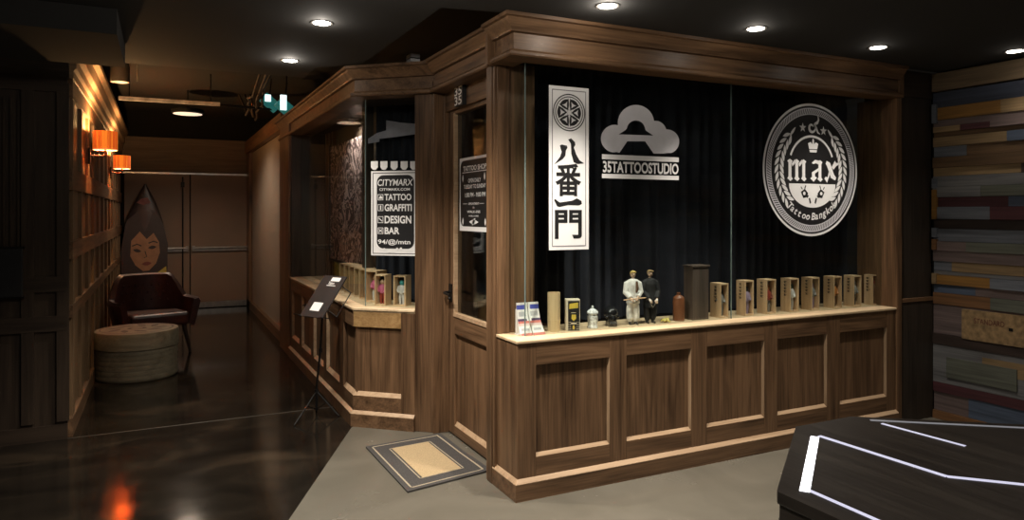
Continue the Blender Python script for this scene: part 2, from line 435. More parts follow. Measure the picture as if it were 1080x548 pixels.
# ---- far end of the passage: lintel and wall
mb = MB()
mb.box((LWX, FARY + 0.02, 0), (1.6, FARY + 0.14, 3.05), VOID)
mb.box((LWX, FARY - 0.06, 2.12), (1.36, FARY + 0.02, 2.66), wood('lintel_wood', 'x', (0.09, 0.062, 0.04), (0.15, 0.105, 0.07), 0.6))
struct(mb.build('wall_far'), 'far passage wall with wooden lintel over the exit doors')
DOORM = mat('beige_door_paint', (0.23, 0.155, 0.105), 0.5, vary=0.06, scale=2)
FRM = mat('door_frame_paint', (0.16, 0.11, 0.075), 0.45)
for i, (x0, x1) in enumerate(((-0.50, 0.40), (0.415, 1.315))):
    o = struct(MB().box((x0, FARY - 0.04, 0.012), (x1, FARY + 0.01, 2.10), DOORM).build('door_%d' % (i + 2), bevel=0.004),
               ['beige exit door leaf behind the painted surfboard', 'beige exit door leaf at the right of the passage end'][i])
    MB().box((x0 + 0.02, FARY - 0.075, 0.90), (x1 - 0.02, FARY - 0.045, 0.97), CHROME).box((x0 + 0.02, FARY - 0.11, 0.925), (x0 + 0.06, FARY - 0.04, 0.985), CHROME).box((x1 - 0.06, FARY - 0.11, 0.925), (x1 - 0.02, FARY - 0.04, 0.985), CHROME).tube([(x0 + 0.05, FARY - 0.10, 0.955), (x1 - 0.05, FARY - 0.10, 0.955)], 0.014, CHROME).build('push_bar', o)
    MB().box((x0, FARY - 0.045, 0.012), (x1, FARY - 0.04, 0.10), CHROME).build('kick_plate', o)
    if i == 0:
        MB().tube([(x1 - 0.10, FARY - 0.07, 0.05), (x1 - 0.10, FARY - 0.07, 2.06)], 0.011, BLKM).box((x1 - 0.125, FARY - 0.09, 1.9), (x1 - 0.075, FARY - 0.04, 1.98), BLKM).build('latch_rod', o)
mb = MB(); mb.box((LWX, FARY - 0.08, 2.10), (1.36, FARY - 0.05, 2.125), CHROME); mb.box((1.315, FARY - 0.06, 0), (1.37, FARY + 0.02, 2.10), FRM)
struct(mb.build('trim_4'), 'steel strip and frame around the exit doors')

# ---- right passage wall beyond the bay: pale panel in an oak frame
mb = MB()
CREAM = mat('cream_panel', (0.32, 0.26, 0.20), 0.55, vary=0.05, scale=1.5)
mb.box((1.29, 8.35, 0), (1.40, FARY, 2.45), CREAM)
mb.box((1.20, 7.72, 0), (1.42, 8.36, 2.45), WZ)
mb.box((1.24, 8.36, 0), (1.30, FARY, 0.12), WY)
mb.box((1.24, 11.85, 0), (1.30, FARY, 2.45), WZ)
struct(mb.build('wall_passage_right'), 'cream panel wall framed in oak along the passage')

# ---- right wall: reclaimed planks
RX = 5.10
mb = MB()
mb.box((RX + 0.03, -3.9, 0), (RX + 0.15, 3.6, CZ), VOID)
def pz(y): return EYE + (HZ - y) * 5.207 / FPX
def py_(x): return 3.30 - 0.59 * (x - 991) / 89
ROWS = [(98, 114, [('navy', 0)]), (114, 127, [('orange', 0), ('tan', 1059)]), (127, 134, [('mauve', 0)]), (134, 140, [('tan', 0), ('maroon', 1018), ('mauve', 1049)]),
        (140, 145, [('brown', 0)]), (145, 155, [('tan', 0), ('blue', 1065)]), (155, 166, [('bluegrey', 0), ('brown', 1024)]), (166, 177, [('brown', 0)]),
        (177, 186, [('tan', 0), ('dark', 1078)]), (186, 197, [('grey', 0)]), (197, 208, [('grey', 0), ('greygreen', 1040)]), (208, 218, [('maroon', 0), ('blue', 1066)]),
        (218, 231, [('bluegrey', 0), ('maroon', 1049)]), (231, 241, [('dark', 0)]), (241, 254, [('bluegrey', 0)]), (254, 264, [('mauve', 0), ('greygreen', 1025)]),
        (264, 275, [('mauve', 0)]), (275, 285, [('bluegrey', 0), ('tan', 1008)]), (285, 289, [('grey', 0)]), (289, 299, [('orange', 0), ('bluegrey', 1049)]),
        (299, 308, [('blue', 0), ('mauve', 1033)]), (308, 320, [('rust', 0), ('greygreen', 1049)]), (320, 351, [('mauve', 0)]), (351, 362, [('dark', 0)]),
        (362, 402, [('grey', 0)]), (402, 412, [('maroon', 0)]), (412, 432, [('mauve', 0), ('blue', 1026)]), (432, 444, [('rust', 0)])]
PK = ['grey', 'brown', 'tan', 'mauve', 'bluegrey', 'orange', 'blue', 'dark', 'greygreen', 'maroon']
for ya, yb, segs in ROWS:
    t = random.choice((0.0, 0.006, 0.012, 0.018))
    ys = [3.32 if not s[1] else py_(s[1]) for s in segs]
    yend = ys[-1] - random.uniform(0.5, 1.3) if len(segs) > 1 else 2.6 - random.uniform(0, 0.5)
    ys.append(yend)
    for k, s in enumerate(segs):
        mb.box((RX - t - 0.004 * k, ys[k] - 0.0015, pz(yb) + 0.001), (RX + 0.03, ys[k + 1] + 0.0015, pz(ya) - 0.001), pm(s[0]))
    y = yend
    while y > -3.8:
        yn = max(-3.85, y - random.uniform(0.5, 1.4))
        mb.box((RX - random.uniform(0, 0.015), y - 0.0015, pz(yb) + 0.001), (RX + 0.03, yn + 0.0015, pz(ya) - 0.001), pm(random.choice(PK))); y = yn
mb.box((RX + 0.028, -3.85, 0), (RX + 0.04, 3.3, 0.2), pm('dark'))
for ya, yb, key in ((188, 198, 'bluegrey'), (200, 231, 'orange'), (240, 250, 'bluegrey'), (252, 263, 'rust'), (288, 299, 'tan'), (110, 130, 'bluegrey')):
    mb.box((RX - 0.03, 3.285, pz(yb)), (RX, 3.318, pz(ya)), pm(key))
mb.box((RX - 0.022, py_(1004), pz(395)), (RX, py_(1075), pz(374)), pm('greygreen'))
mb.box((RX - 0.015, py_(1041), pz(383)), (RX, py_(1110), pz(368)), pm('tan'))
wr = struct(mb.build('wall_right'), 'wall clad in reclaimed coloured planks')
CRATE = mat('crate_ply', (0.24, 0.155, 0.072), 0.7, vary=0.4, scale=30)
o = MB().box((RX - 0.026, py_(1021), pz(352)), (RX, py_(1140), pz(322)), CRATE).build('crate_board', wr)
o['label'] = 'tan crate board with red stencil'
pl = ((RX - 0.0268, py_(1021), pz(352)), (0, -1, 0), (0, 0, 1))
MB().text('STANDARD', pl, 0.085, 0.118, 0.285, 0.155, mat('red_stencil', (0.10, 0.022, 0.012), 0.7), 0.01).box((RX - 0.0275, py_(1068), pz(338)), (RX - 0.026, py_(1072), pz(335)), BLKM).build('stencil_lettering', o)
mb = MB(); mb.box((RX - 0.03, -3.85, 2.385), (RX + 0.1, 3.32, 2.518), wood('ceiling_beam_wood', 'y', (0.06, 0.04, 0.022), (0.15, 0.105, 0.06), 0.6))
struct(mb.build('trim_5', bevel=0.006), 'rough timber beam along the top of the plank wall')

# ---- black pillar between shop and plank wall
mb = MB(); BLP = wood('black_pillar_wood', 'z', (0.022, 0.017, 0.013), (0.050, 0.038, 0.028), 0.5)
mb.box((4.71, 3.34, 0), (RX, 3.6, 2.45), BLP)
mb.box((4.71, 3.32, 0.86), (RX - 0.005, 3.36, 0.885), WX)
mb.box((4.72, 3.325, 0.0), (RX - 0.005, 3.36, 0.86), BLP)
mb.box((4.66, 3.30, 0.0), (4.71, 3.62, 2.32), WZ)
struct(mb.build('wall_pillar'), 'black timber pillar between the shop front and plank wall')

# ================================================================== SHOP FRONT (counter wall)
FY = 3.31
PAN = [(1.775, 2.239), (2.354, 2.817), (2.938, 3.402), (3.516, 3.964), (4.091, 4.561)]
PZ0, PZ1 = 0.228, 0.697
mb = MB()
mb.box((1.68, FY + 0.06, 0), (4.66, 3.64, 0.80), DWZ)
xs = [1.665] + [v for p in PAN for v in p] + [4.66]
for i in range(0, len(xs), 2):
    mb.box((xs[i], FY, 0.0), (xs[i + 1], FY + 0.065, 0.814), WZ)
mb.box((1.665, FY + 0.065, 0.0), (1.70, 3.655, 0.814), WZ)
wf = struct(mb.build('wall_front', bevel=0.002), 'oak panelled counter wall of the shop front')
for (x0, x1) in PAN:
    MB().box((x0, FY, PZ1), (x1, FY + 0.06, 0.814), WX).build('top_rail', wf, bevel=0.002)
    MB().box((x0, FY, 0.0), (x1, FY + 0.06, PZ0 - 0.014), WX).build('bottom_rail', wf)
    MB().box((x0 - 0.004, FY + 0.015, PZ0 - 0.02), (x1 + 0.004, FY + 0.05, PZ1 + 0.004), WZ).build('wainscot_panel', wf)
    lv = [(x0, FY, PZ0 - 0.016), (x1, FY, PZ0 - 0.016), (x1, FY + 0.016, PZ0 + 0.006), (x0, FY + 0.016, PZ0 + 0.006), (x0, FY + 0.03, PZ0 - 0.016), (x1, FY + 0.03, PZ0 - 0.016)]
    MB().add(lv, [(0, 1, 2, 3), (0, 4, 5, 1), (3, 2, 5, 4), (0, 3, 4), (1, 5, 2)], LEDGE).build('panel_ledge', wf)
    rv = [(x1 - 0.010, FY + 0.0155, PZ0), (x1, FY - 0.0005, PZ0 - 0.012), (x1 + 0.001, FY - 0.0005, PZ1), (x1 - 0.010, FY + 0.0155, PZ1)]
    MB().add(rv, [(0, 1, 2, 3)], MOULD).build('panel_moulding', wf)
BASEP = [(0.02, 0.0), (0.02, 0.09), (0.0, 0.108), (-0.005, 0.108), (-0.005, 0.0)]
BASEL = [(0.0205, 0.088), (0.0205, 0.092), (0.0, 0.112), (-0.004, 0.112), (-0.004, 0.088)]
fp = [(4.665, FY), (1.665, FY), (1.665, 3.64)]
o = MB().sweep(fp, BASEP, WX).build('baseboard_front', wf)
MB().sweep(fp, BASEL, LEDGE).build('base_ledge', wf)
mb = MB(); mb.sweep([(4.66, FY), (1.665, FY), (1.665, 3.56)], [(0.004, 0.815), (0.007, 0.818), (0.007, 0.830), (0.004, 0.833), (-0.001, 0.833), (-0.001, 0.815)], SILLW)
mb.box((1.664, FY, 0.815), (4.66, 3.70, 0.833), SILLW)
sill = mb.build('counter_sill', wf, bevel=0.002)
SZ = 0.833

# corner post
mb = MB(); mb.box((1.648, 3.56, 0), (1.90, 3.67, 2.33), WZ); mb.box((1.66, 3.548, 0.834), (1.735, 3.56, 2.32), WZ); mb.box((1.642, 3.585, 0.0), (1.648, 3.65, 2.33), WZ)
struct(mb.build('wall_corner_post', bevel=0.003), 'oak corner post between the front glass and the shop door')

# header: crown, frieze, bead
def header(name, path, label, m=WX, top=CZ - 0.002, zb=2.315):
    mb = MB()
    mb.sweep(path, [(0.0, zb + 0.03), (0.0, top - 0.078), (-0.10, top - 0.078), (-0.10, zb + 0.03)], m)
    t = struct(mb.build(name), label)
    MB().sweep(path, [(0.028, zb), (0.034, zb + 0.008), (0.034, zb + 0.022), (0.02, zb + 0.036), (0.0, zb + 0.040), (-0.12, zb + 0.040), (-0.12, zb)], m).build('bead_moulding', t)
    MB().sweep(path, [(0.004, top - 0.088), (0.022, top - 0.084), (0.026, top - 0.070), (0.052, top - 0.038), (0.060, top - 0.022), (0.078, top - 0.018), (0.078, top), (-0.10, top), (-0.10, top - 0.088)], m).build('crown_moulding', t, smooth=True)
    return t
header('trim_6', [(4.70, 3.315), (1.645, 3.315), (1.645, 3.56)], 'oak header with crown moulding over the front window')
header('trim_7', [(1.665, 3.56), (1.665, 4.66)], 'oak header over the shop door', WY)
header('trim_8', [(1.690, 4.56), (1.222, 4.985), (1.222, 8.4)], 'oak header over the bay window', WX, 2.522)
mb = MB(); mb.box((1.60, 3.545, 2.31), (1.66, 3.575, CZ - 0.002), WZ); mb.sweep([(1.28, FARY), (1.28, 8.36)], [(-0.0, 2.45), (-0.07, 2.45), (-0.07, 2.64), (-0.0, 2.64)][::-1], WY)
mb.box((4.69, 3.30, 2.32), (4.735, 3.36, CZ - 0.002), WZ); mb.box((4.735, 3.33, 2.34), (RX, 3.5, CZ - 0.005), DWX)
struct(mb.build('trim_9'), 'end blocks of the oak header')

# front glass: two panes and the corner return
GY = 3.42
w1 = struct(MB().box((1.766, GY, SZ), (1.770, GY + 0.008, 2.33), GLASSE).build('window_1'), 'frameless front shop window of two tall panes')
MB().box((1.770, GY, SZ), (3.234, GY + 0.008, 2.33), GLASS).build('pane', w1)
MB().box((3.238, GY, SZ), (4.66, GY + 0.008, 2.33), GLASS).build('pane', w1)
MB().box((3.234, GY, SZ), (3.238, GY + 0.008, 2.33), GLASSE).build('pane_joint', w1)
MB().box((1.766, GY + 0.008, SZ), (1.772, 3.556, 2.33), GLASS).build('return_pane', w1)

# ---- bay: wainscot on the facet and along the passage
def pt(p, o): return (p[0], p[1])
mb = MB()
def on_facet(s, out, z):   # s metres from A along the facet
    q = Vector(A) + FD * s + FN * (out - 0.02); return (q.x, q.y, z)
def fbox(mb, s0, s1, o0, o1, z0, z1, m):
    vs = [on_facet(s, o, z) for z in (z0, z1) for (s, o) in ((s0, o1), (s1, o1), (s1, o0), (s0, o0))]
    return mb.add(vs, [(3, 2, 1, 0), (4, 5, 6, 7), (0, 1, 5, 4), (1, 2, 6, 5), (2, 3, 7, 6), (3, 0, 4, 7)], m)
FL = (Vector(B) - Vector(A)).length
bay = MB()
fbox(bay, 0.466, FL, -0.06, 0.0, 0, 2.34, WZ)       # flat post at the right of the facet
fbox(bay, 0.02, 0.466, -0.08, -0.055, 0, 0.80, DWZ)
bay.box((HX + 0.06, 5.02, 0), (HX + 0.09, 7.72, 0.80), DWZ)
wb = struct(bay.build('wall_bay', bevel=0.003), 'oak panelled bay beside the shop door')
PS = 0.362
m_ = MB(); fbox(m_, PS, 0.466, -0.055, 0.0, 0, 0.814, WZ); m_.build('stile', wb, bevel=0.002)
m_ = MB(); fbox(m_, 0.0, PS, -0.055, 0.0, 0.70, 0.814, LITOAK); m_.build('top_rail', wb)
m_ = MB(); fbox(m_, 0.0, PS, -0.055, 0.0, 0.0, 0.215, WX); m_.build('bottom_rail', wb)
m_ = MB(); fbox(m_, 0.0, PS + 0.004, -0.05, -0.024, 0.2, 0.71, WZ); m_.build('wainscot_panel', wb)
HP = [(5.0, 5.30), (5.42, 5.90), (6.02, 6.45), (6.57, 7.05), (7.17, 7.62)]
ys = [5.30, 5.42, 5.90, 6.02, 6.45, 6.57, 7.05, 7.17, 7.62, 7.74]
for i in range(0, len(ys), 2): MB().box((HX, ys[i], 0), (HX + 0.06, ys[i + 1], 0.805), WZ).build('stile', wb, bevel=0.002)
for k, (y0, y1) in enumerate(HP):
    MB().box((HX, y0, 0.70), (HX + 0.055, y1, 0.805), WY).build('top_rail', wb)
    MB().box((HX, y0, 0), (HX + 0.055, y1, 0.215), WY).build('bottom_rail', wb)
    MB().box((HX + 0.024, y0 - 0.004, 0.2), (HX + 0.05, y1 + 0.004, 0.71), WZ).build('wainscot_panel', wb)
    if k: MB().add([(HX, y0, 0.213), (HX, y1, 0.213), (HX + 0.024, y1, 0.243), (HX + 0.024, y0, 0.243)], [(0, 1, 2, 3)], LEDGE).add([(HX + 0.024, y1 - 0.012, 0.243), (HX, y1, 0.22), (HX, y1, 0.70), (HX + 0.024, y1 - 0.012, 0.70)], [(0, 1, 2, 3)], LEDGE).build('panel_ledge', wb)
Ai = (HX, 4.985 + 0.009)
pf = [on_facet(PS, 0, 0)[:2], on_facet(0.0, 0, 0)[:2]]
cpath = [on_facet(0.36, 0, 0)[:2], (HX, on_facet(0.0, 0, 0)[1] + 0.0), (HX, 7.74)]
def corner(s1, yend): return [on_facet(s1, 0, 0)[:2], CORN, (HX, yend)]
# corner where the facet's face meets the passage face
q0 = Vector(on_facet(0, 0, 0)[:2]); tt = (HX - q0.x) / FD.x; CORN = tuple(q0 + FD * tt)
MB().sweep([on_facet(PS, 0, 0)[:2], CORN, (HX, 5.30)], [(0.0, 0.213), (-0.024, 0.243), (-0.03, 0.243), (-0.03, 0.213)], LEDGE).build('panel_ledge', wb)
MB().sweep(corner(0.466, 7.74), BASEP, WX).build('baseboard_bay', wb)
MB().sweep(corner(0.466, 7.74), BASEL, LEDGE).build('base_ledge', wb)
mb = MB()
mb.sweep(corner(0.466, 7.74), [(0.004, 0.815), (0.007, 0.818), (0.007, 0.830), (0.004, 0.833), (-0.001, 0.833), (-0.001, 0.815)], SILLW)
mb.prism([on_facet(0.466, 0, 0)[:2], CORN, (HX, 7.74), (1.58, 7.74), (1.58, 5.35), on_facet(0.466, -0.30, 0)[:2]], 0.806, 0.833, SILLW)
mb.build('bay_sill', wb)
# bay glass
q0 = Vector(on_facet(0, -0.10, 0)[:2]); GXH = HX + 0.10
tt = (GXH - q0.x) / FD.x; GC = q0 + FD * tt
w2 = struct(MB().box((GC.x - 0.003, GC.y - 0.003, SZ), (GC.x + 0.003, GC.y + 0.003, 2.33), GLASSE).build('window_2'), 'frameless bay window, angled pane and passage pane')
def fglass(s0, s1, o, z0, z1, m):
    b_ = MB(); fbox(b_, s0, s1, o - 0.003, o + 0.003, z0, z1, m); return b_
fglass(tt + 0.004, 0.52, -0.10, SZ, 2.33, GLASS).build('pane', w2)
MB().box((GXH - 0.003, GC.y + 0.004, SZ), (GXH + 0.003, 7.72, 2.33), GLASS).build('pane', w2)
# bay inside: ceiling board, partition and post
mb = MB(); mb.prism([on_facet(FL, -0.06, 0)[:2], (HX + 0.05, 5.03), (HX + 0.05, 7.74), (2.6, 7.74), (2.6, 4.58)], 2.335, 2.36, DWX)
struct(mb.build('ceiling'), 'dark board ceiling inside the bay window')
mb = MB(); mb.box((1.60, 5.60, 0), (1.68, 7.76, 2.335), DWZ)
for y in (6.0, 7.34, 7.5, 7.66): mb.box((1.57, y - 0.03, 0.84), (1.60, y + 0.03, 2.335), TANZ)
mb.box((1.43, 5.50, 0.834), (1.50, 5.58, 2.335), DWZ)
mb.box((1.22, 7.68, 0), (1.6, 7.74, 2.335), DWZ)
struct(mb.build('wall_bay_inside'), 'dark timber partition inside the bay window')

# ---- shop door
DX = 1.765
mb = MB()
mb.box((DX - 0.03, 4.565, 0), (DX + 0.10, 4.70, 2.42), WZ)              # far jamb
mb.box((1.66, 4.572, 0), (DX + 0.02, 4.66, 2.42), WZ)
mb.box((DX - 0.02, 3.66, 2.19), (DX + 0.08, 4.58, 2.36), WY)            # lintel
mb.box((DX - 0.02, 3.64, 0), (DX + 0.08, 3.70, 2.36), WZ)
mb.box((1.66, 3.60, 2.32), (DX + 0.05, 4.70, 2.40), WY)
d1 = struct(mb.build('door_1', bevel=0.003), 'half glazed oak shop door with its frame')
lf = MB()
lf.box((DX, 4.45, 0.012), (DX + 0.045, 4.562, 2.188), WZ)
lf.box((DX, 3.70, 0.012), (DX + 0.045, 3.80, 2.188), WZ)
lf.box((DX, 3.80, 0.69), (DX + 0.045, 4.45, 0.81), WY)
lf.box((DX, 3.80, 0.012), (DX + 0.045, 4.45, 0.075), WY)
lf.box((DX, 3.80, 2.16), (DX + 0.045, 4.45, 2.188), WY)
leaf = lf.build('door_leaf', d1, bevel=0.003)
MB().box((DX + 0.02, 3.795, 0.07), (DX + 0.035, 4.455, 0.70), WZ).build('door_panel', leaf)
MB().add([(DX, 3.80, 0.072), (DX, 4.45, 0.072), (DX + 0.021, 4.45, 0.102), (DX + 0.021, 3.80, 0.102)], [(0, 1, 2, 3)], LEDGE).build('panel_ledge', leaf)
MB().box((DX - 0.006, 3.80, 0.808), (DX + 0.03, 4.46, 0.832), LEDGE).box((DX - 0.006, 4.436, 0.832), (DX + 0.02, 4.456, 2.17), LEDGE).build('glazing_bead', leaf)
MB().box((DX + 0.018, 3.80, 0.83), (DX + 0.024, 4.45, 2.165), GLASS).build('door_glass', leaf)
MB().box((DX - 0.006, 4.575 - 0.03, 0.90), (DX, 4.53 - 0.04, 1.02), BLKM).tube([(DX, 4.515, 0.965), (DX - 0.045, 4.515, 0.965), (DX - 0.055, 4.50, 0.963), (DX - 0.055, 4.40, 0.955)], 0.009, BLKM).ball((DX - 0.01, 4.515, 0.92), 0.012, BLKM, 8).build('door_handle', leaf, smooth=True)
# dark inside of the shop behind the door
mb = MB(); mb.box((2.35, 3.92, 0), (2.45, 5.4, 2.44), mat('inside_dark_wood', (0.12, 0.045, 0.022), 0.5)); struct(mb.build('wall_shop_inside'), 'dark red brown wall inside the shop')

# ================================================================== LAMPS
for x, y, wt, cone, spill, lab in DOWNLIGHTS:
    t = thing('downlight', lab, 'ceiling light', (x, y, CZ), group='recessed ceiling downlights')
    MB().lathe([(0.045, -0.002), (0.058, -0.004), (0.060, 0.0), (0.060, 0.004), (0.045, 0.004)], CHROME).build('trim_ring', t, smooth=True)
    MB().lathe([(0.001, -0.004), (0.046, -0.004), (0.046, 0.002), (0.001, 0.002)], LAMPW).build('lens', t, smooth=True)
    spot(t, (0, 0, -0.03), wt, cone, blend=1.0)
    point(t, (0, 0, -0.03), spill, WARM, 0.02)
for x, y, wt, cone, spill in ROOM_LAMPS:
    t = thing('downlight', 'recessed ceiling downlight out of the frame over the open floor', 'ceiling light', (x, y, CZ), group='downlights over the open floor')
    MB().lathe([(0.045, -0.002), (0.058, -0.004), (0.060, 0.0), (0.060, 0.004), (0.045, 0.004)], CHROME).build('trim_ring', t, smooth=True)
    MB().lathe([(0.001, -0.004), (0.046, -0.004), (0.046, 0.002), (0.001, 0.002)], LAMPW).build('lens', t, smooth=True)
    spot(t, (0, 0, -0.03), wt, cone)
    point(t, (0, 0, -0.07), spill, WARM, 0.04)
# passage lamp: broad shallow round lamp under the high ceiling
p = on(198, 120, (0, 0, 2.75), (0, 0, 1))
t = thing('round_ceiling_lamp', 'flat round lamp glowing over the passage, before the exit doors', 'ceiling light', (p.x, p.y, 2.75))
MB().lathe([(0.001, 0.0), (0.17, 0.0), (0.19, 0.012), (0.19, 0.05), (0.12, 0.07), (0.001, 0.07)], BLKM).build('lamp_housing', t, smooth=True)
MB().lathe([(0.001, -0.004), (0.168, -0.004), (0.168, 0.0), (0.001, 0.0)], mat('soft_glow', (0.9, 0.78, 0.62), 0.5, emit=0.75, ecol=(1.0, 0.86, 0.72))).build('diffuser', t)
MB().tube([(0, 0, 0.06), (0, 0, 0.30)], 0.008, BLKM).build('rod', t)
spot(t, (0, 0, -0.02), HALL_W, 150, (1.0, 0.80, 0.62), 0.6, 0.15)
# bay lamp
p = on(367, 129, (0, 0, 2.334), (0, 0, 1))
p.x, p.y = 1.49, 6.30
t = thing('bay_downlight', 'round glowing downlight inside the bay above the patterned panel', 'ceiling light', (p.x, p.y, 2.334))
MB().lathe([(0.085, -0.008), (0.10, -0.006), (0.10, 0.0), (0.085, 0.0)], CHROME).build('trim_ring', t)
MB().lathe([(0.001, -0.006), (0.086, -0.006), (0.086, 0.0), (0.001, 0.0)], mat('bay_glow', (0.9, 0.78, 0.62), 0.5, emit=0.7, ecol=(1.0, 0.9, 0.76))).build('lens', t)
spot(t, (0, 0, -0.03), BAY_W, 150, WARM, 0.5, 0.06)

# wall lamps
def shade_mat():
    m, nt, b = nodes_of('orange_shade')
    tc = nt.nodes.new('ShaderNodeTexCoord'); wv = nt.nodes.new('ShaderNodeTexWave'); wv.bands_direction = 'Y'; wv.inputs['Scale'].default_value = 16
    mpn = nt.nodes.new('ShaderNodeMapping'); nt.links.new(tc.outputs['Object'], mpn.inputs[0]); nt.links.new(mpn.outputs[0], wv.inputs['Vector'])
    rp = nt.nodes.new('ShaderNodeValToRGB'); rp.color_ramp.elements[0].color = (0.50, 0.06, 0.008, 1); rp.color_ramp.elements[1].color = (0.95, 0.22, 0.02, 1)
    nt.links.new(wv.outputs['Fac'], rp.inputs[0]); nt.links.new(rp.outputs[0], b.inputs['Base Color']); nt.links.new(rp.outputs[0], b.inputs['Emission Color'])
    b.inputs['Emission Strength'].default_value = 0.85
    b.inputs['Roughness'].default_value = 0.8
    return m
SHADE = shade_mat()
for y, lab in ((6.77, 'orange pleated wall lamp, the nearer of the lit pair'), (9.55, 'orange pleated wall lamp, the farther of the lit pair')):
    t = thing('wall_sconce', lab, 'wall lamp', (LWX + 0.03, y, 2.10), group='orange wall lamps')
    n = 48
    mb = MB(); vs, fs = [], []
    for z in (-0.075, 0.075):
        for k in range(n):
            a = 2 * PI * k / n; r = 0.088 + (0.0025 if k % 2 else -0.0025); vs.append((0.115 + r * math.cos(a), r * math.sin(a), z))
    for k in range(n): fs.append((k, (k + 1) % n, n + (k + 1) % n, n + k))
    mb.add(vs, fs, SHADE); mb.build('lamp_shade', t)
    mb = MB(); mb.tube([(0.115 + 0.089 * math.cos(2 * PI * k / 24), 0.089 * math.sin(2 * PI * k / 24), -0.078) for k in range(25)], 0.004, mat('shade_trim', (0.7, 0.5, 0.3), 0.6, emit=0.5, ecol=(1, 0.6, 0.3)), 6); mb.build('shade_trim', t)
    MB().tube([(0.0, 0, -0.13), (0.10, 0, -0.13), (0.115, 0, -0.12), (0.115, 0, -0.07)], 0.008, BLKM).build('arm', t)
    MB().box((-0.005, -0.03, -0.20), (0.012, 0.03, -0.06), BLKM).build('wall_plate', t, bevel=0.003)
    MB().ball((0.115, 0, 0.0), 0.022, LAMPW, 10).build('bulb', t, smooth=True)
    point(t, (0.115, 0, 0.06), SCONCE_W, (1.0, 0.55, 0.22), 0.025)

# ================================================================== CURTAINS
def curtain(name, p0, p1, z0, z1, label, seed, amp=0.035, pitch=0.11):
    random.seed(seed)
    P0, P1 = Vector(p0), Vector(p1); L = (P1 - P0).length; d = (P1 - P0) / L; nn = Vector((d.y, -d.x))
    nx, nz = int(L / 0.012), 26
    ph = [0.0]
    for i in range(nx): ph.append(ph[-1] + 0.012 / pitch * 2 * PI * random.choice((0.55, 0.8, 1.0, 1.25, 1.5)) if i % 9 == 0 else ph[-1] + (ph[-1] - ph[-2] if len(ph) > 1 else 0.4))
    vs, fs = [], []
    for j in range(nz + 1):
        v = j / nz; z = z0 + (z1 - z0) * v
        for i in range(nx + 1):
            a = amp * (0.75 + 0.25 * math.sin(i * 0.05)) * math.sin(ph[i] + 0.25 * math.sin(3 * v + i * 0.02))
            if v > 0.93: a = 0.5 * a + 0.012 * math.sin(2 * PI * i * 0.012 / 0.035)
            q = P0 + d * (L * i / nx) + nn * a
            vs.append((q.x, q.y, z))
    for j in range(nz):
        for i in range(nx): fs.append((j * (nx + 1) + i, j * (nx + 1) + i + 1, (j + 1) * (nx + 1) + i + 1, (j + 1) * (nx + 1) + i))
    o = MB().add(vs, fs, CURT).build(name, smooth=False)
    o.data.polygons.foreach_set('use_smooth', [True] * len(o.data.polygons))
    return tag(o, label, 'curtain')
curtain('curtain', (1.86, 3.76), (4.70, 3.76), 0.84, 2.43, 'black pleated curtain behind the front window display', 3)
ca = Vector((1.50, 5.425)); curtain('curtain', tuple(ca), tuple(ca + FD * 0.95), 0.84, 2.33, 'black pleated curtain behind the angled bay window', 5, 0.025, 0.09)

# ================================================================== SIGNS ON THE FRONT GLASS
SGY = GY - 0.004
FPL0 = (0, SGY, 0)
def gx(px, py=180): return on(px, py, FPL0, (0, 1, 0)).x
def gz(px, py): return on(px, py, FPL0, (0, 1, 0)).z
def vpl(x, z): return ((x, SGY, z), (1, 0, 0), (0, 0, 1))
# --- vertical banner
bx0, bx1, bz0, bz1 = gx(578.8), gx(620.8), gz(599.5, 263.2), gz(599.5, 91.5)
BW, BH = bx1 - bx0, bz1 - bz0
pl = vpl(bx0, bz0)
t = thing('banner_sign', 'tall white vertical banner with black brush characters and flower crest', 'sign', (0, 0, 0))
MB().shape([rect(0, 0, BW, BH)], pl, WHITE, 0.001).build('backing', t)
def frame(i, wd): return [rect(i, i, BW - i, BH - i), rect(i + wd, i + wd, BW - i - wd, BH - i - wd)]
MB().shape(frame(0.019, 0.0045), pl, GREYV, 0.002).build('border_line', t)
cx, cz, cr = gx(600.2) - bx0, gz(600.2, 118.7) - bz0, 0.104
mb = MB(); mb.shape([circle(cx, cz, cr), circle(cx, cz, cr - 0.006)], pl, BLACKV, 0.002).shape([circle(cx, cz, cr - 0.014), circle(cx, cz, cr - 0.019)], pl, BLACKV, 0.002)
for k in range(6):
    a = PI / 2 + k * PI / 3
    for s in (-1, 1):
        mb.shape([lens(cx + 0.044 * math.cos(a) + s * 0.0085 * math.sin(a), cz + 0.044 * math.sin(a) - s * 0.0085 * math.cos(a), a + s * 0.05, 0.074, 0.013)], pl, BLACKV, 0.002)
    a += PI / 6
    mb.shape([lens(cx + 0.066 * math.cos(a), cz + 0.066 * math.sin(a), a + PI / 2, 0.068, 0.022)], pl, BLACKV, 0.002)
mb.build('flower_crest', t)
for ch, x0, x1, y0, y1 in (('番', 585.5, 612.8, 206.8, 172.2), ('門', 585, 613.5, 251.5, 221.2)):
    xm = (x0 + x1) / 2
    MB().text(ch, pl, gx(x0) - bx0, gz(xm, y0) - bz0, gx(x1) - bx0, gz(xm, y1) - bz0, BLACKV, 0.022, 0.002).build('brush_character', t)
def bp(x, y): return (gx(570 + x / 5.486) - bx0, gz(599, 80 + y / 5.48) - bz0)
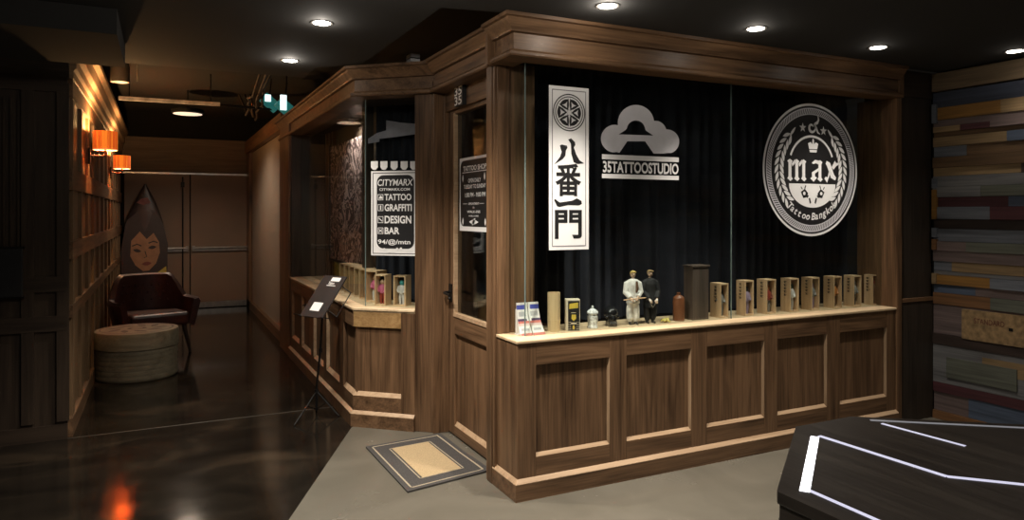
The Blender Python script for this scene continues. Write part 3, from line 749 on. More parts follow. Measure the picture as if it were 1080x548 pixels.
for loops in ([[bp(*q) for q in ((112, 405), (122, 398), (152, 403), (155, 415), (146, 432), (143, 462), (128, 482), (78, 515), (112, 470), (122, 440))], [bp(*q) for q in ((160, 368), (176, 360), (198, 380), (201, 396), (192, 412), (205, 450), (225, 485), (252, 502), (215, 506), (192, 498), (178, 450), (175, 390))]],
              [[bp(x, y + 493.2) for x, y in ((78, 225), (84, 218), (110, 238), (180, 228), (210, 213), (236, 228), (238, 246), (222, 254), (160, 252), (112, 264), (96, 260))]]):
    mb = MB()
    for lp in loops: mb.shape([lp], pl, BLACKV, 0.002)
    mb.build('brush_character', t)
# --- cloud sign
t = thing('cloud_logo_sign', 'silver cloud shaped sign above a line of bold white lettering', 'sign', (0, 0, 0))
S = 5.48
def cpt(x, y):  # crop pixel -> frame pixel -> plane
    q = on(625 + x / S, 100 + y / S, FPL0, (0, 1, 0)); return (q.x, q.z)
cl = [(128, 253, 80), (250, 163, 105), (362, 214, 64), (430, 270, 70), (270, 262, 100)]
out = []
c0 = (268, 262)
for k in range(150):
    a = math.radians(-215 + 250 * k / 149 ); dx, dy = math.cos(a), math.sin(a); best = 0
    for x, y, r in cl[:4]:
        ox, oy = c0[0] - x, c0[1] - y; b = ox * dx + oy * dy; c = ox * ox + oy * oy - r * r; D = b * b - c
        if D > 0: best = max(best, -b + math.sqrt(D))
    q = (c0[0] + dx * best, c0[1] + dy * best)
    if q[1] < 336 and best > 45: out.append(q)
out = [(104, 329), (155, 334)][::-1][1:] + [q for q in out]
out = [(155, 334)] + out + [(436, 339), (352, 339), (303, 268), (200, 268)]
hole = [(150, 228), (190, 203), (200, 190)] + [(250 + 52 * math.cos(math.radians(a)), 198 - 50 * math.sin(math.radians(a))) for a in range(170, 5, -12)] + [(306, 205), (350, 235)]
o0 = (0, SGY, 0); gpl = (o0, (1, 0, 0), (0, 0, 1))
MB().shape([[cpt(*q) for q in out], [cpt(*q) for q in hole]], gpl, SILVER, 0.001).build('cloud_emblem', t)
lx0, lx1 = gx(634.8), gx(715.8)
for (ya, yb) in ((164.2, 169.3), (184.2, 188.8)):
    MB().shape([rect(lx0, gz(675, yb), lx1, gz(675, ya))], gpl, WHITE, 0.001).build('rule_line', t)
MB().text('35TATTOOSTUDIO', gpl, gx(635.8), gz(675, 182.8), gx(715.5), gz(675, 171), WHITE, 0.028, 0.001).build('lettering', t)
# --- round emblem
t = thing('round_emblem_sign', 'large round black and white emblem with wheat laurels and blackletter word', 'sign', (0, 0, 0))
ex = (gx(802.5) + gx(905)) / 2; ez = (gz(853, 109) + gz(853, 249)) / 2; R = (gz(853, 109) - gz(853, 249)) / 2
ep = ((ex, SGY, ez), (R, 0, 0), (0, 0, R))
class EP(MB):
    def flat(self, vs, fs, pl, m, n=0.0):
        o = Vector((ex, SGY - n, ez)); return self.add([o + Vector((p[0] * R, 0, p[1] * R)) for p in vs], fs, m)
EP().shape([circle(0, 0, 1.0, n=96)], None, BLACKV, 0.001).build('disc', t)
EP().shape([circle(0, 0, 1.0, n=96), circle(0, 0, 0.965, n=96)], None, WHITE, 0.002).build('outer_ring', t)
mb = EP()
mb.shape([circle(0, 0, 0.935, n=96), circle(0, 0, 0.92, n=96)], None, SILVER, 0.002).shape([circle(0, 0, 0.845, n=96), circle(0, 0, 0.832, n=96)], None, SILVER, 0.002)
for k in range(150):
    a = 2 * PI * k / 150; b = a + 0.05
    mb.shape([[(0.92 * math.cos(a), 0.92 * math.sin(a)), (0.84 * math.cos(b), 0.84 * math.sin(b)), (0.84 * math.cos(b + 0.024), 0.84 * math.sin(b + 0.024)), (0.92 * math.cos(a + 0.024), 0.92 * math.sin(a + 0.024))]], None, SILVER, 0.002)
mb.build('hatched_ring', t)
for s in (-1, 1):
    mb = EP()
    for k in range(11):
        a = math.radians(224 - 88 * k / 10.0); r = 0.675
        for q in (-1, 1):
            lp = lens((r + q * 0.052) * math.cos(a), (r + q * 0.052) * math.sin(a), a - PI / 2 - q * 0.50, 0.165, 0.056)
            mb.shape([[(-s * x, y) for x, y in lp]], None, WHITE, 0.002)
    mb.shape([[(-s * x, y) for x, y in lens(-0.40, 0.56, 0.85, 0.19, 0.045)]], None, WHITE, 0.002)
    mb.build('wheat_laurel', t)
EP().shape([stroke([(0.475 * math.cos(math.radians(a)), 0.475 * math.sin(math.radians(a)) + 0.03) for a in range(158, 21, -4)], 0.035)], None, WHITE, 0.002).build('arch_line', t)
mb = EP()
mb.shape([[(0.495 * math.cos(math.radians(a)) + 0.02, 0.36 * math.sin(math.radians(a)) - 0.21) for a in range(180, 361, 6)]], None, WHITE, 0.002)
mb.build('half_disc', t)
for s in (-1, 1):
    mb = EP(); D_ = -0.085
    T_ = lambda P: [(s * x + 0.02, y + D_) for x, y in P]
    mb.shape([T_(((0.10, -0.27), (0.17, -0.20), (0.25, -0.25), (0.20, -0.34), (0.14, -0.33))), T_(circle(0.18, -0.27, 0.028, n=12))], None, BLACKV, 0.003)
    mb.shape([T_(stroke([(0.17, -0.20), (0.15, -0.15)], 0.018))], None, BLACKV, 0.003).shape([T_(stroke([(0.22, -0.21), (0.25, -0.17)], 0.014))], None, BLACKV, 0.003)
    mb.shape([T_(stroke([(0.13, -0.33), (0.095, -0.30)], 0.03))], None, BLACKV, 0.003).shape([T_(stroke([(0.075, -0.34), (0.05, -0.42)], 0.03))], None, BLACKV, 0.003)
    mb.build('tool_drawing', t)
def star(x, y, r): return [(x + (r if k % 2 == 0 else r * 0.42) * math.cos(PI / 2 + k * PI / 5), y + (r if k % 2 == 0 else r * 0.42) * math.sin(PI / 2 + k * PI / 5)) for k in range(10)]
for x, y in ((-0.19, 0.63), (0.25, 0.60)): EP().shape([star(x, y, 0.075)], None, WHITE, 0.002).build('star', t)
sp = [(0.055 + 0.0 * k, 0) for k in range(0)]
pts = []
for k in range(30):
    a = math.radians(20 + 380 * k / 29); r = 0.03 + 0.055 * k / 29
    pts.append((r * math.cos(a), 0.64 + r * math.sin(a)))
mb = EP(); mb.shape([stroke(pts, [0.015 + 0.03 * math.sin(PI * k / 29) for k in range(30)])], None, WHITE, 0.002)
mb.shape([stroke([(0.05, 0.70), (0.09, 0.64), (0.13, 0.57), (0.18, 0.545)], [0.03, 0.045, 0.03, 0.01])], None, WHITE, 0.002)
mb.shape([stroke([(0.06, 0.69), (0.12, 0.72), (0.145, 0.76), (0.135, 0.81), (0.12, 0.84)], [0.045, 0.045, 0.035, 0.02, 0.006])], None, WHITE, 0.002)
mb.build('curl_ornament', t)
mb = EP(); cw = lambda P: [(x * 0.95 + 0.03, (y - 0.26) * 0.78 + 0.265) for x, y in P]
mb.shape([cw([(-0.075, 0.26), (0.075, 0.26), (0.085, 0.31), (-0.085, 0.31)])], None, WHITE, 0.002)
mb.shape([cw([(-0.09, 0.325), (0.09, 0.325), (0.115, 0.43), (0.06, 0.46), (0.02, 0.42), (0.018, 0.50), (0.0, 0.53), (-0.018, 0.50), (-0.02, 0.42), (-0.06, 0.46), (-0.115, 0.43)])], None, WHITE, 0.002)
mb.build('crown', t)
# blackletter word, drawn stroke by stroke
def stem(x, wd, y0, y1, slant=0.0):
    h = y1 - y0
    return [(x - wd, y1 - 0.10 * h), (x - 0.1 * wd, y1), (x + 0.25 * wd, y1 - 0.03 * h), (x + 0.95 * wd, y1 - 0.09 * h), (x + 0.55 * wd + slant, y1 - 0.20 * h), (x + 0.55 * wd + slant, y0 + 0.20 * h),
            (x + 1.05 * wd, y0 + 0.11 * h), (x + 0.2 * wd, y0), (x - 0.95 * wd, y0 + 0.12 * h), (x - 0.55 * wd + slant, y0 + 0.22 * h), (x - 0.55 * wd + slant, y1 - 0.17 * h)]
y0, y1 = -0.177, 0.155; hh = y1 - y0
mb = EP(); WD = 0.056
for x in (-0.455, -0.315, -0.170): mb.shape([stem(x, WD, y0, y1)], None, WHITE, 0.002)
for x in (-0.385, -0.242): mb.shape([[(x - 0.035, y1 - 0.07), (x + 0.03, y1 - 0.005), (x + 0.05, y1 - 0.05), (x - 0.02, y1 - 0.115)]], None, WHITE, 0.002)
mb.build('blackletter_character', t)
mb = EP()
mb.shape([stem(0.175, WD, y0, y1)], None, WHITE, 0.002)
mb.shape([[(0.15, y1 - 0.01), (0.07, y1), (0.0, y1 - 0.05), (0.035, y1 - 0.065), (0.09, y1 - 0.05), (0.14, y1 - 0.07)]], None, WHITE, 0.002)
mb.shape([[(0.155, y0 + 0.215), (0.06, y0 + 0.17), (0.0, y0 + 0.14), (0.005, y0 + 0.07), (-0.035, y0 + 0.05), (0.04, y0), (0.11, y0 + 0.06), (0.07, y0 + 0.08), (0.07, y0 + 0.125), (0.155, y0 + 0.17)]], None, WHITE, 0.002)
mb.build('blackletter_character', t)
mb = EP()
mb.shape([stroke([(0.31, y1 - 0.03), (0.36, y1 - 0.06), (0.45, y0 + 0.09), (0.52, y0 + 0.05)], [0.05, 0.085, 0.085, 0.05])], None, WHITE, 0.002)
mb.shape([[(0.43, y1 - 0.10), (0.50, y1), (0.53, y1 - 0.035), (0.59, y1 - 0.025), (0.60, y1 - 0.05), (0.53, y1 - 0.085), (0.47, y1 - 0.14)]], None, WHITE, 0.002)
mb.shape([[(0.40, y0 + 0.14), (0.33, y0 - 0.01), (0.27, y0 + 0.05), (0.30, y0 + 0.085), (0.34, y0 + 0.07), (0.37, y0 + 0.17)]], None, WHITE, 0.002)
mb.build('blackletter_character', t)
for w0, w1, word in ((-131, -97, 'Tattoo'), (-88, -48, 'Bangkok')):
    mb = EP()
    for k, ch in enumerate(word):
        a = math.radians(w0 + (w1 - w0) * k / (len(word) - 1)); r = 0.70
        vs, fs = glyphs(ch, 0.02, 0.2)
        c_, s_ = math.cos(a + PI / 2), math.sin(a + PI / 2); h = 0.15
        mb.flat([(r * math.cos(a) + (p[0] - 0.28) * h * c_ - (p[1] - 0.35) * h * s_, r * math.sin(a) + (p[0] - 0.28) * h * s_ + (p[1] - 0.35) * h * c_) for p in vs], fs, None, WHITE, 0.002)
    mb.build('curved_lettering', t)

# ================================================================== SIGNS ON THE BAY GLASS AND THE DOOR
GO = -0.10 - 0.02 + 0.005
gp0 = Vector(A) + FN * (-0.115)
gpos = (gp0.x, gp0.y, 0)
fn3 = (FN.x, FN.y, 0)
bpl = (gpos, (FD.x, FD.y, 0), (0, 0, 1))
def bq(px, py):
    q = on(px, py, gpos, fn3); return ((q.xy - gp0).dot(FD), q.z)
t = thing('service_list_sign', 'black and white service list sign on the angled bay glass', 'sign', (0, 0, 0))
u0, v1 = bq(391.5, 180.5); _, v0 = bq(391.5, 269); u1, _ = bq(441, 225)
MB().shape([rect(u0, v0, u1, v1)], bpl, WHITE, 0.001).build('white_border', t)
MB().shape([rect(u0 + 0.012, v0 + 0.012, u1 - 0.012, v1 - 0.012), rect(u0 + 0.017, v0 + 0.017, u1 - 0.017, v1 - 0.017)], bpl, BLACKV, 0.0015).build('border_line', t)
MB().shape([rrect(u0 + 0.045, v0 + 0.05, u1 - 0.03, v1 - 0.03, 0.05)], bpl, BLACKV, 0.002).build('black_field', t)
def btext(body, x0, x1, ya, yb, name='lettering', bold=0.02, shear=0.0):
    xm = (x0 + x1) / 2; a0, _ = bq(x0, 200); a1, _ = bq(x1, 200)
    MB().text(body, bpl, a0, bq(xm, yb)[1], a1, bq(xm, ya)[1], WHITE, bold, 0.003, shear).build(name, t)
btext('CITYMARX', 398.5, 435.8, 188.8, 195.8, bold=0.012, shear=0.15)
btext('CITYMARX.COM', 400.3, 432.5, 198.2, 201.0)
btext('TATTOO', 405.8, 434, 204.2, 211.2, bold=0.03)
btext('GRAFFITI', 405.8, 434.5, 215, 222.6, bold=0.03)
btext('DESIGN', 405.8, 434, 227.3, 235.5, bold=0.03)
btext('BAR', 405.8, 421.5, 239.5, 246.8, bold=0.03)
btext('94/@/mtn', 398.8, 433, 252.2, 258.6, bold=0.02)
for k, (ya, yb) in enumerate(((204.8, 211), (215.4, 222.3), (228, 235), (239.8, 246.5))):
    a0, b1 = bq(398.6, ya); a1, b0 = bq(404.4, yb)
    mb = MB(); mb.shape([rect(a0, b0, a1, b1), rect(a0 + 0.004, b0 + 0.004, a1 - 0.004, b1 - 0.004)], bpl, WHITE, 0.003)
    cxx, cyy = (a0 + a1) / 2, (b0 + b1) / 2
    if k == 0: mb.shape([[(a0 + 0.006, b0 + 0.01), (a1 - 0.005, b0 + 0.01), (a1 - 0.006, cyy), (cxx, b1 - 0.008), (a0 + 0.012, cyy)]], bpl, WHITE, 0.003)
    elif k == 1: mb.shape([rect(cxx - 0.004, b0 + 0.008, cxx + 0.006, b1 - 0.008)], bpl, WHITE, 0.003)
    elif k == 2: mb.shape([stroke([(a0 + 0.008, b1 - 0.012), (a1 - 0.008, b0 + 0.012)], 0.007)], bpl, WHITE, 0.003)
    else: mb.shape([stroke([(a0 + 0.008, b1 - 0.012), (a1 - 0.008, b0 + 0.012)], 0.006)], bpl, WHITE, 0.003).shape([stroke([(a0 + 0.008, b0 + 0.012), (a1 - 0.008, b1 - 0.012)], 0.006)], bpl, WHITE, 0.003)
    mb.build('tick_box', t)
for px, py in ((401.5, 262.4), (405.5, 262.6), (410.8, 265), (415, 265.2), (419, 262.2), (423, 262), (428.5, 263.5), (433, 263.8)):
    a, b = bq(px, py); MB().shape([circle(a, b, 0.009, n=10)], bpl, WHITE, 0.003).build('dot', t)
t = thing('scallop_decal', 'row of white rounded tabs above the service list sign', 'sign', (0, 0, 0))
for k, x in enumerate((391.2, 401.2, 412, 422.6, 432.6)):
    a0, b1 = bq(x, 170); a1, b0 = bq(x + 7.5, 179); bm = b0 + (a1 - a0) * 0.35
    MB().shape([[(a0, b1), (a0, bm), (a0 + 0.25 * (a1 - a0), b0 + 0.003), ((a0 + a1) / 2, b0), (a1 - 0.25 * (a1 - a0), b0 + 0.003), (a1, bm), (a1, b1)]], bpl, WHITE, 0.001).build('white_tab', t)
# door sign, on the door glass
dpl = ((DX + 0.016, 4.367, 0), (0, -1, 0), (0, 0, 1))
def dq(px, py):
    q = on(px, py, dpl[0], (1, 0, 0)); return (4.367 - q.y, q.z)
t = thing('opening_hours_sign', 'black opening hours sign with white edge on the door glass', 'sign', (0, 0, 0))
du0, dv1 = dq(485, 167.5); _, dv0 = dq(485, 243); du1 = 0.475
MB().shape([rect(du0, dv0, du1, dv1)], dpl, WHITE, 0.001).build('white_edge', t)
MB().shape([rrect(du0 + 0.016, dv0 + 0.03, du1 - 0.012, dv1 - 0.018, 0.05)], dpl, BLACKV, 0.002).build('black_field', t)
H_ = dv1 - dv0
def dtext(body, uc, wd, f0, f1, bold=0.015):
    MB().text(body, dpl, du0 + (uc - wd / 2) * 0.475, dv1 - f1 * H_, du0 + (uc + wd / 2) * 0.475, dv1 - f0 * H_, WHITE, bold, 0.003).build('lettering', t)
dtext('TATTOO SHOP', 0.53, 0.78, 0.115, 0.185, 0.03)
dtext('OPEN DAILY', 0.53, 0.42, 0.29, 0.345); dtext('TUESDAY TO SUNDAY', 0.53, 0.74, 0.37, 0.425); dtext('1:00 PM - 9:00 PM', 0.55, 0.68, 0.48, 0.54)
dtext('APPOINTMENT', 0.5, 0.36, 0.615, 0.645); dtext('OR', 0.5, 0.06, 0.67, 0.695); dtext('WALK-INS', 0.5, 0.44, 0.72, 0.755); dtext('WELCOME', 0.5, 0.34, 0.785, 0.805)
mb = MB()
for a, b, f0, f1 in ((0.05, 0.44, 0.198, 0.208), (0.06, 0.13, 0.627, 0.632), (0.33, 0.40, 0.627, 0.632)): MB().shape([rect(du0 + a, dv1 - f1 * H_, du0 + b, dv1 - f0 * H_)], dpl, WHITE, 0.003).build('rule_line', t)
for u, v in ((0.06, 0.28), (0.41, 0.28), (0.06, 0.87), (0.42, 0.87)): MB().shape([lens(du0 + u, dv1 - v * H_, PI / 2, 0.05, 0.022)], dpl, WHITE, 0.003).build('ornament', t)
mb = MB()
mb.shape([lens(du0 + 0.24, dv1 - 0.875 * H_, 0, 0.15, 0.03)], dpl, WHITE, 0.003).shape([lens(du0 + 0.24, dv1 - 0.87 * H_, 0.7, 0.07, 0.03)], dpl, WHITE, 0.003)
mb.build('ornament', t)
# house number above the door
npl0 = (DX - 0.05, 0, 0)
q0 = on(479, 92, npl0, (1, 0, 0)); q1 = on(487.5, 110, npl0, (1, 0, 0)); npl = ((DX - 0.0505, q0.y, q1.z), (0, -1, 0), (0, 0, 1)); nw, nh = q0.y - q1.y, q0.z - q1.z
t = thing('number_plaque', 'small black plaque with white curled numerals above the door', 'sign', (0, 0, 0))
MB().box((DX - 0.05, q1.y, q1.z), (DX - 0.0195, q0.y, q0.z), BLACKV).build('backing', t, bevel=0.002)
MB().text('35', npl, 0.06 * nw, 0.52 * nh, 0.94 * nw, 0.95 * nh, WHITE, 0.01, 0.001).text('35', npl, 0.06 * nw, 0.05 * nh, 0.94 * nw, 0.48 * nh, WHITE, 0.01, 0.001).build('numerals', t)

# pale fabric band across the curtain behind the bay glass
cp0 = Vector(on_facet(0, -0.47, 0)[:2]); cpos = (cp0.x, cp0.y, 0)
def cq(px, py):
    q = on(px, py, cpos, fn3); return ((q.xy - cp0).dot(FD), q.z)
loop = [cq(391, 152), cq(403, 150), cq(403, 147), cq(420, 145), cq(445, 141.5), cq(445, 131.5), cq(425, 130), cq(410, 127.5), cq(410, 138), cq(400, 141), cq(391, 147)]
bandpl = (cpos, (FD.x, FD.y, 0), (0, 0, 1))
t = MB(); LAV = mat('lavender_cloth', (0.36, 0.34, 0.40), 0.8)
t.shape([loop], bandpl, LAV, 0.045)
tag(t.build('cloth_band'), 'grey stepped cloth band on the curtain behind the bay glass', 'cloth')

# patterned panel inside the bay
PX = 1.565
qa = on(383, 281, (PX, 0, 0), (1, 0, 0)); 
t = thing('patterned_panel', 'tall panel of swirling dark line pattern inside the bay', 'panel', (PX, qa.y, qa.z))
MB().box((0, 0.0, 0), (0.022, 1.32, 1.14), swirl_mat('swirl_print', (0.05, 0.028, 0.028), (0.60, 0.46, 0.44))).build('printed_face', t)
MB().box((-0.012, -0.02, -0.03), (0.03, 1.34, 0.0), BLKM).box((-0.012, -0.022, 0), (0.03, 0.0, 1.16), BLKM).box((-0.012, 1.32, 0), (0.03, 1.34, 1.16), BLKM).build('dark_frame', t)

# ================================================================== THINGS ON THE FRONT SILL
IY = 3.465
def ix(px, Y=IY): return on(px, 340, (0, Y, 0), (0, 1, 0)).x
def ih(px, py, Y=IY): return on(px, py, (0, Y, 0), (0, 1, 0)).z
# leaflet
x0, x1 = ix(546.5), ix(569.5); h = ih(558, 319) - SZ; wd = x1 - x0
t = thing('leaflet_holder', 'curved leaflets printed blue, white and red at the counter corner', 'leaflets', (x0, IY + 0.02, SZ))
cols = {k: mat('leaflet_' + k, c, 0.4, vary=0.05) for k, c in dict(blue=(0.08, 0.10, 0.42), white=(0.78, 0.78, 0.76), red=(0.62, 0.20, 0.17), grey=(0.45, 0.46, 0.48), dark=(0.10, 0.07, 0.14), pale=(0.70, 0.55, 0.52)).items()}
rows = ['white', 'blue', 'blue', 'white', 'grey', 'grey', 'white', 'dark', 'red', 'pale', 'white', 'grey', 'white', 'red']
def curve_y(v): return -0.035 * (1 - v) ** 2 * 1.6
for half in (0, 1):
    mb = MB(); n = len(rows)
    for r in range(n):
        v0, v1 = 1 - (r + 1) / n, 1 - r / n
        for c in range(6):
            a = (half * 0.52 + c * 0.08) * wd; b = a + 0.08 * wd
            key = rows[r]
            if key in ('blue', 'dark') and c == (5 if half == 0 else 0): key = 'white'
            if key == 'grey' and c in (0, 5): key = 'white'
            f0 = 1 + 0.12 * (1 - v0) ** 2; f1 = 1 + 0.12 * (1 - v1) ** 2
            mb.add([(a * f0, curve_y(v0), h * v0), (b * f0, curve_y(v0), h * v0), (b * f1, curve_y(v1), h * v1), (a * f1, curve_y(v1), h * v1)], [(0, 1, 2, 3)], cols[key])
            mb.add([(a * f0, curve_y(v0) + 0.004, h * v0), (b * f0, curve_y(v0) + 0.004, h * v0), (b * f1, curve_y(v1) + 0.004, h * v1), (a * f1, curve_y(v1) + 0.004, h * v1)], [(0, 3, 2, 1)], cols['white'])
    mb.build('leaflet', t)
MB().box((0.0, 0.006, 0.0), (wd, 0.012, h * 0.8), cols['white']).box((0, -0.01, 0.0), (wd, 0.03, 0.003), cols['white']).build('holder', t)
# bamboo tube
r = 0.036; xc = ix(584.2, IY + r); h = ih(584, 308, IY + r) - SZ
t = thing('bamboo_tube', 'pale bamboo tube standing beside the leaflets', 'tube', (xc, IY + r, SZ))
MB().lathe([(r, 0), (r, h * 0.28), (r * 1.03, h * 0.285), (r * 1.03, h * 0.295), (r, h * 0.30), (r, h), (r * 0.86, h), (r * 0.86, h - 0.03), (0.001, h - 0.03)], BAMBOO).build('tube_body', t, smooth=True)
# black and yellow box
x0 = ix(597.0); h = ih(603, 315.2) - SZ
t = thing('printed_carton', 'black carton with yellow label between bamboo tube and glass jar', 'box', (x0, IY, SZ), -0.38)
YEL = mat('yellow_print', (0.62, 0.46, 0.06), 0.5); CARD = mat('cream_card', (0.62, 0.55, 0.42), 0.6)
wd = 0.080
MB().box((0, 0, 0), (wd, 0.055, h), CARD).build('carton', t, bevel=0.002)
cpl = ((0, -0.0005, 0), (1, 0, 0), (0, 0, 1))
mb = MB(); mb.shape([rect(0.14 * wd, 0.02 * h, 0.95 * wd, 0.95 * h)], cpl, BLACKV, 0.0002).build('black_front', t)
mb = MB(); mb.shape([[(0.22 * wd, 0.70 * h), (0.24 * wd, 0.86 * h), (0.85 * wd, 0.90 * h), (0.86 * wd, 0.73 * h)]], cpl, YEL, 0.0006)
mb.shape([[(0.38 * wd, 0.40 * h), (0.54 * wd, 0.32 * h), (0.72 * wd, 0.40 * h), (0.70 * wd, 0.52 * h), (0.40 * wd, 0.52 * h)]], cpl, YEL, 0.0006)
mb.shape([rect(0.36 * wd, 0.22 * h, 0.74 * wd, 0.27 * h)], cpl, CARD, 0.0006).shape([rect(0.36 * wd, 0.57 * h, 0.70 * wd, 0.59 * h)], cpl, CARD, 0.0006)
for k in range(4):
    for u in (0.19, 0.31, 0.80, 0.90): mb.shape([circle(u * wd, (0.07 + 0.07 * k) * h, 0.03 * wd, n=8)], cpl, CARD, 0.0006)
mb.shape([lens(0.54 * wd, 0.12 * h, PI / 2, 0.16 * h, 0.16 * wd)], cpl, YEL, 0.0006).build('front_print', t)
# jar
r = 0.031; xc = ix(625, IY + r); h = ih(625, 321.5, IY + r) - SZ
CRYS = mat('cut_glass', (0.66, 0.68, 0.68), 0.12, vary=0.45, scale=90, spec=0.9)
t = thing('glass_jar', 'faceted glass jar with knobbed lid', 'jar', (xc, IY + r, SZ))
MB().lathe([(r * 0.9, 0), (r, 0.004), (r * 0.86, 0.02), (r, 0.05), (r, h * 0.52), (r * 0.8, h * 0.58)], CRYS, n=10).build('jar_body', t)
MB().lathe([(r * 0.82, h * 0.59), (r * 1.06, h * 0.63), (r * 1.08, h * 0.69), (r * 0.86, h * 0.77), (r * 0.3, h * 0.86), (r * 0.14, h * 0.88)], CRYS, n=12).ball((0, 0, h * 0.93), r * 0.24, CRYS, 8).build('lid', t)
# dark skull
xc = ix(644.5, IY + 0.05); sk = mat('black_resin', (0.012, 0.012, 0.013), 0.22)
t = thing('skull_figure', 'small glossy black skull ornament left of the figurines', 'ornament', (xc, IY + 0.05, SZ), -0.3)
mb = MB(); mb.ball((0, 0.008, 0.076), (0.043, 0.052, 0.042), sk, 12).ball((0, -0.028, 0.045), (0.028, 0.022, 0.03), sk, 10).box((-0.024, -0.04, 0.0), (0.024, 0.03, 0.032), sk)
for s in (-1, 1): mb.ball((s * 0.030, -0.022, 0.058), (0.014, 0.016, 0.01), sk, 8)
o = mb.build('cranium', t, smooth=True)
mb = MB()
pit = mat('skull_pit', (0.002, 0.002, 0.002), 0.9)
for s in (-1, 1): mb.ball((s * 0.017, -0.043, 0.066), (0.010, 0.006, 0.009), pit, 8)
mb.ball((0, -0.050, 0.049), (0.005, 0.004, 0.008), pit, 8).build('eye_socket', t)
mb = MB(); tm = mat('skull_teeth', (0.10, 0.10, 0.10), 0.3)
for i in range(6): mb.box((-0.020 + i * 0.0068, -0.049, 0.018), (-0.0145 + i * 0.0068, -0.04, 0.032), tm)
mb.build('teeth', t)
# clay bottle
r = 0.036; xc = ix(715.8, IY + r); h = ih(716, 308, IY + r) - SZ
CLAY = mat('rust_clay', (0.20, 0.072, 0.030), 0.4, vary=0.2)
t = thing('clay_bottle', 'rust brown clay bottle beside the tall dark wooden box', 'bottle', (xc, IY + r, SZ))
MB().lathe([(r * 0.95, 0), (r, 0.004), (r, h * 0.72), (r * 0.97, h * 0.74), (r, h * 0.76), (r * 0.9, h * 0.83), (r * 0.45, h * 0.90), (r * 0.3, h * 0.92)], CLAY).build('bottle_body', t, smooth=True)
MB().lathe([(r * 0.3, h * 0.92), (r * 0.34, h * 0.93), (r * 0.34, h * 0.985), (r * 0.2, h)], CLAY).build('stopper', t, smooth=True)
# crumpled yellow thing
xc = ix(703); YP = mat('yellow_paper', (0.62, 0.52, 0.12), 0.5)
mb = MB(); random.seed(2)
for k in range(7):
    a = 2 * PI * k / 7 + 0.2; L = random.uniform(0.022, 0.04)
    mb.tube([(0, 0, 0.008), (L * 0.6 * math.cos(a), L * 0.6 * math.sin(a), 0.012 + random.uniform(0, 0.01)), (L * math.cos(a), L * math.sin(a), 0.003 + random.uniform(0, 0.008))], [0.006, 0.008, 0.002], YP, 6)
o = mb.build('yellow_flower', loc=(xc, IY + 0.01, SZ)); tag(o, 'small crumpled yellow paper flower lying by the dark figurine', 'ornament')
# tall dark box
x0, x1 = ix(730.6), ix(747.5); h = ih(739, 279.5) - SZ
t = thing('tall_wooden_box', 'tall weathered dark wooden box, highest on the sill', 'box', (x0, IY, SZ))
MB().box((0, 0, 0), (x1 - x0, 0.085, h - 0.012), TALLW).build('box_body', t, bevel=0.002)
MB().box((-0.006, -0.006, h - 0.012), (x1 - x0 + 0.006, 0.091, h), TALLW).build('box_lid', t, bevel=0.002)

# crates with a toy inside
def vert_text_mb(h):
    mb = MB(); pl = ((-0.0008, 0.075, h), (0, -1, 0), (0, 0, 1))   # on the left side face
    for k in range(5):
        y = -0.018 - 0.022 * k
        mb.shape([rect(0.028, y - 0.013, 0.034, y)], pl, BLACKV).shape([rect(0.022, y - 0.005, 0.046, y - 0.001)], pl, BLACKV).shape([rect(0.024, y - 0.013, 0.045, y - 0.010)], pl, BLACKV)
    return mb
def crate(x, y, label, group, h, wd, dp, toyc, kind, rz=0.0, wood_=None):
    t = thing('toy_crate', label, 'crate', (x, y, SZ), rz, group)
    W_ = wood_ or PINE; th = 0.009
    MB().box((0, 0, 0), (wd, dp, th), W_).box((0, 0, h - th), (wd, dp, h), W_).box((0, 0, th), (th, dp, h - th), W_).box((wd - th, 0, th), (wd, dp, h - th), W_).box((th, dp - th, th), (wd - th, dp, h - th), W_).build('crate_shell', t)
    MB().box((th, dp - th - 0.002, th), (wd - th, dp - th - 0.001, h - th), PINEIN).build('backing', t)
    if kind: vert_text_mb(h).build('stencil_marks', t)
    random.seed(hash(label) % 1000 if False else len(label) * 7)
    c1, c2, c3 = toyc
    cx, cy = wd / 2, dp * 0.45; mb = MB()
    H = h - 2 * th - 0.03
    for s in (-1, 1): mb.tube([(cx + s * 0.012, cy, th), (cx + s * 0.013, cy - 0.004, th + H * 0.25), (cx + s * 0.009, cy, th + H * 0.48)], [0.008, 0.010, 0.013], c1, 8)
    mb.tube([(cx, cy, th + H * 0.45), (cx, cy - 0.004, th + H * 0.66), (cx, cy, th + H * 0.80)], [0.02, 0.025, 0.018], c2, 10)
    for s in (-1, 1): mb.tube([(cx + s * 0.02, cy, th + H * 0.78), (cx + s * 0.03, cy - 0.008, th + H * 0.6), (cx + s * 0.018, cy - 0.022, th + H * 0.5)], [0.009, 0.009, 0.007], c2, 8)
    mb.ball((cx, cy - 0.002, th + H * 0.90), (0.017, 0.018, 0.021), c3, 8)
    mb.build('toy', t, smooth=True)
    return t
TC = {k: mat('toy_' + k, c, 0.45) for k, c in dict(white=(0.62, 0.62, 0.60), black=(0.02, 0.02, 0.022), lilac=(0.36, 0.28, 0.40), red=(0.30, 0.05, 0.03), green=(0.04, 0.10, 0.06), skin=(0.50, 0.32, 0.20), orange=(0.45, 0.17, 0.04), grey=(0.25, 0.25, 0.24), teal=(0.05, 0.30, 0.28), pink=(0.50, 0.12, 0.22), brown=(0.12, 0.06, 0.03)).items()}
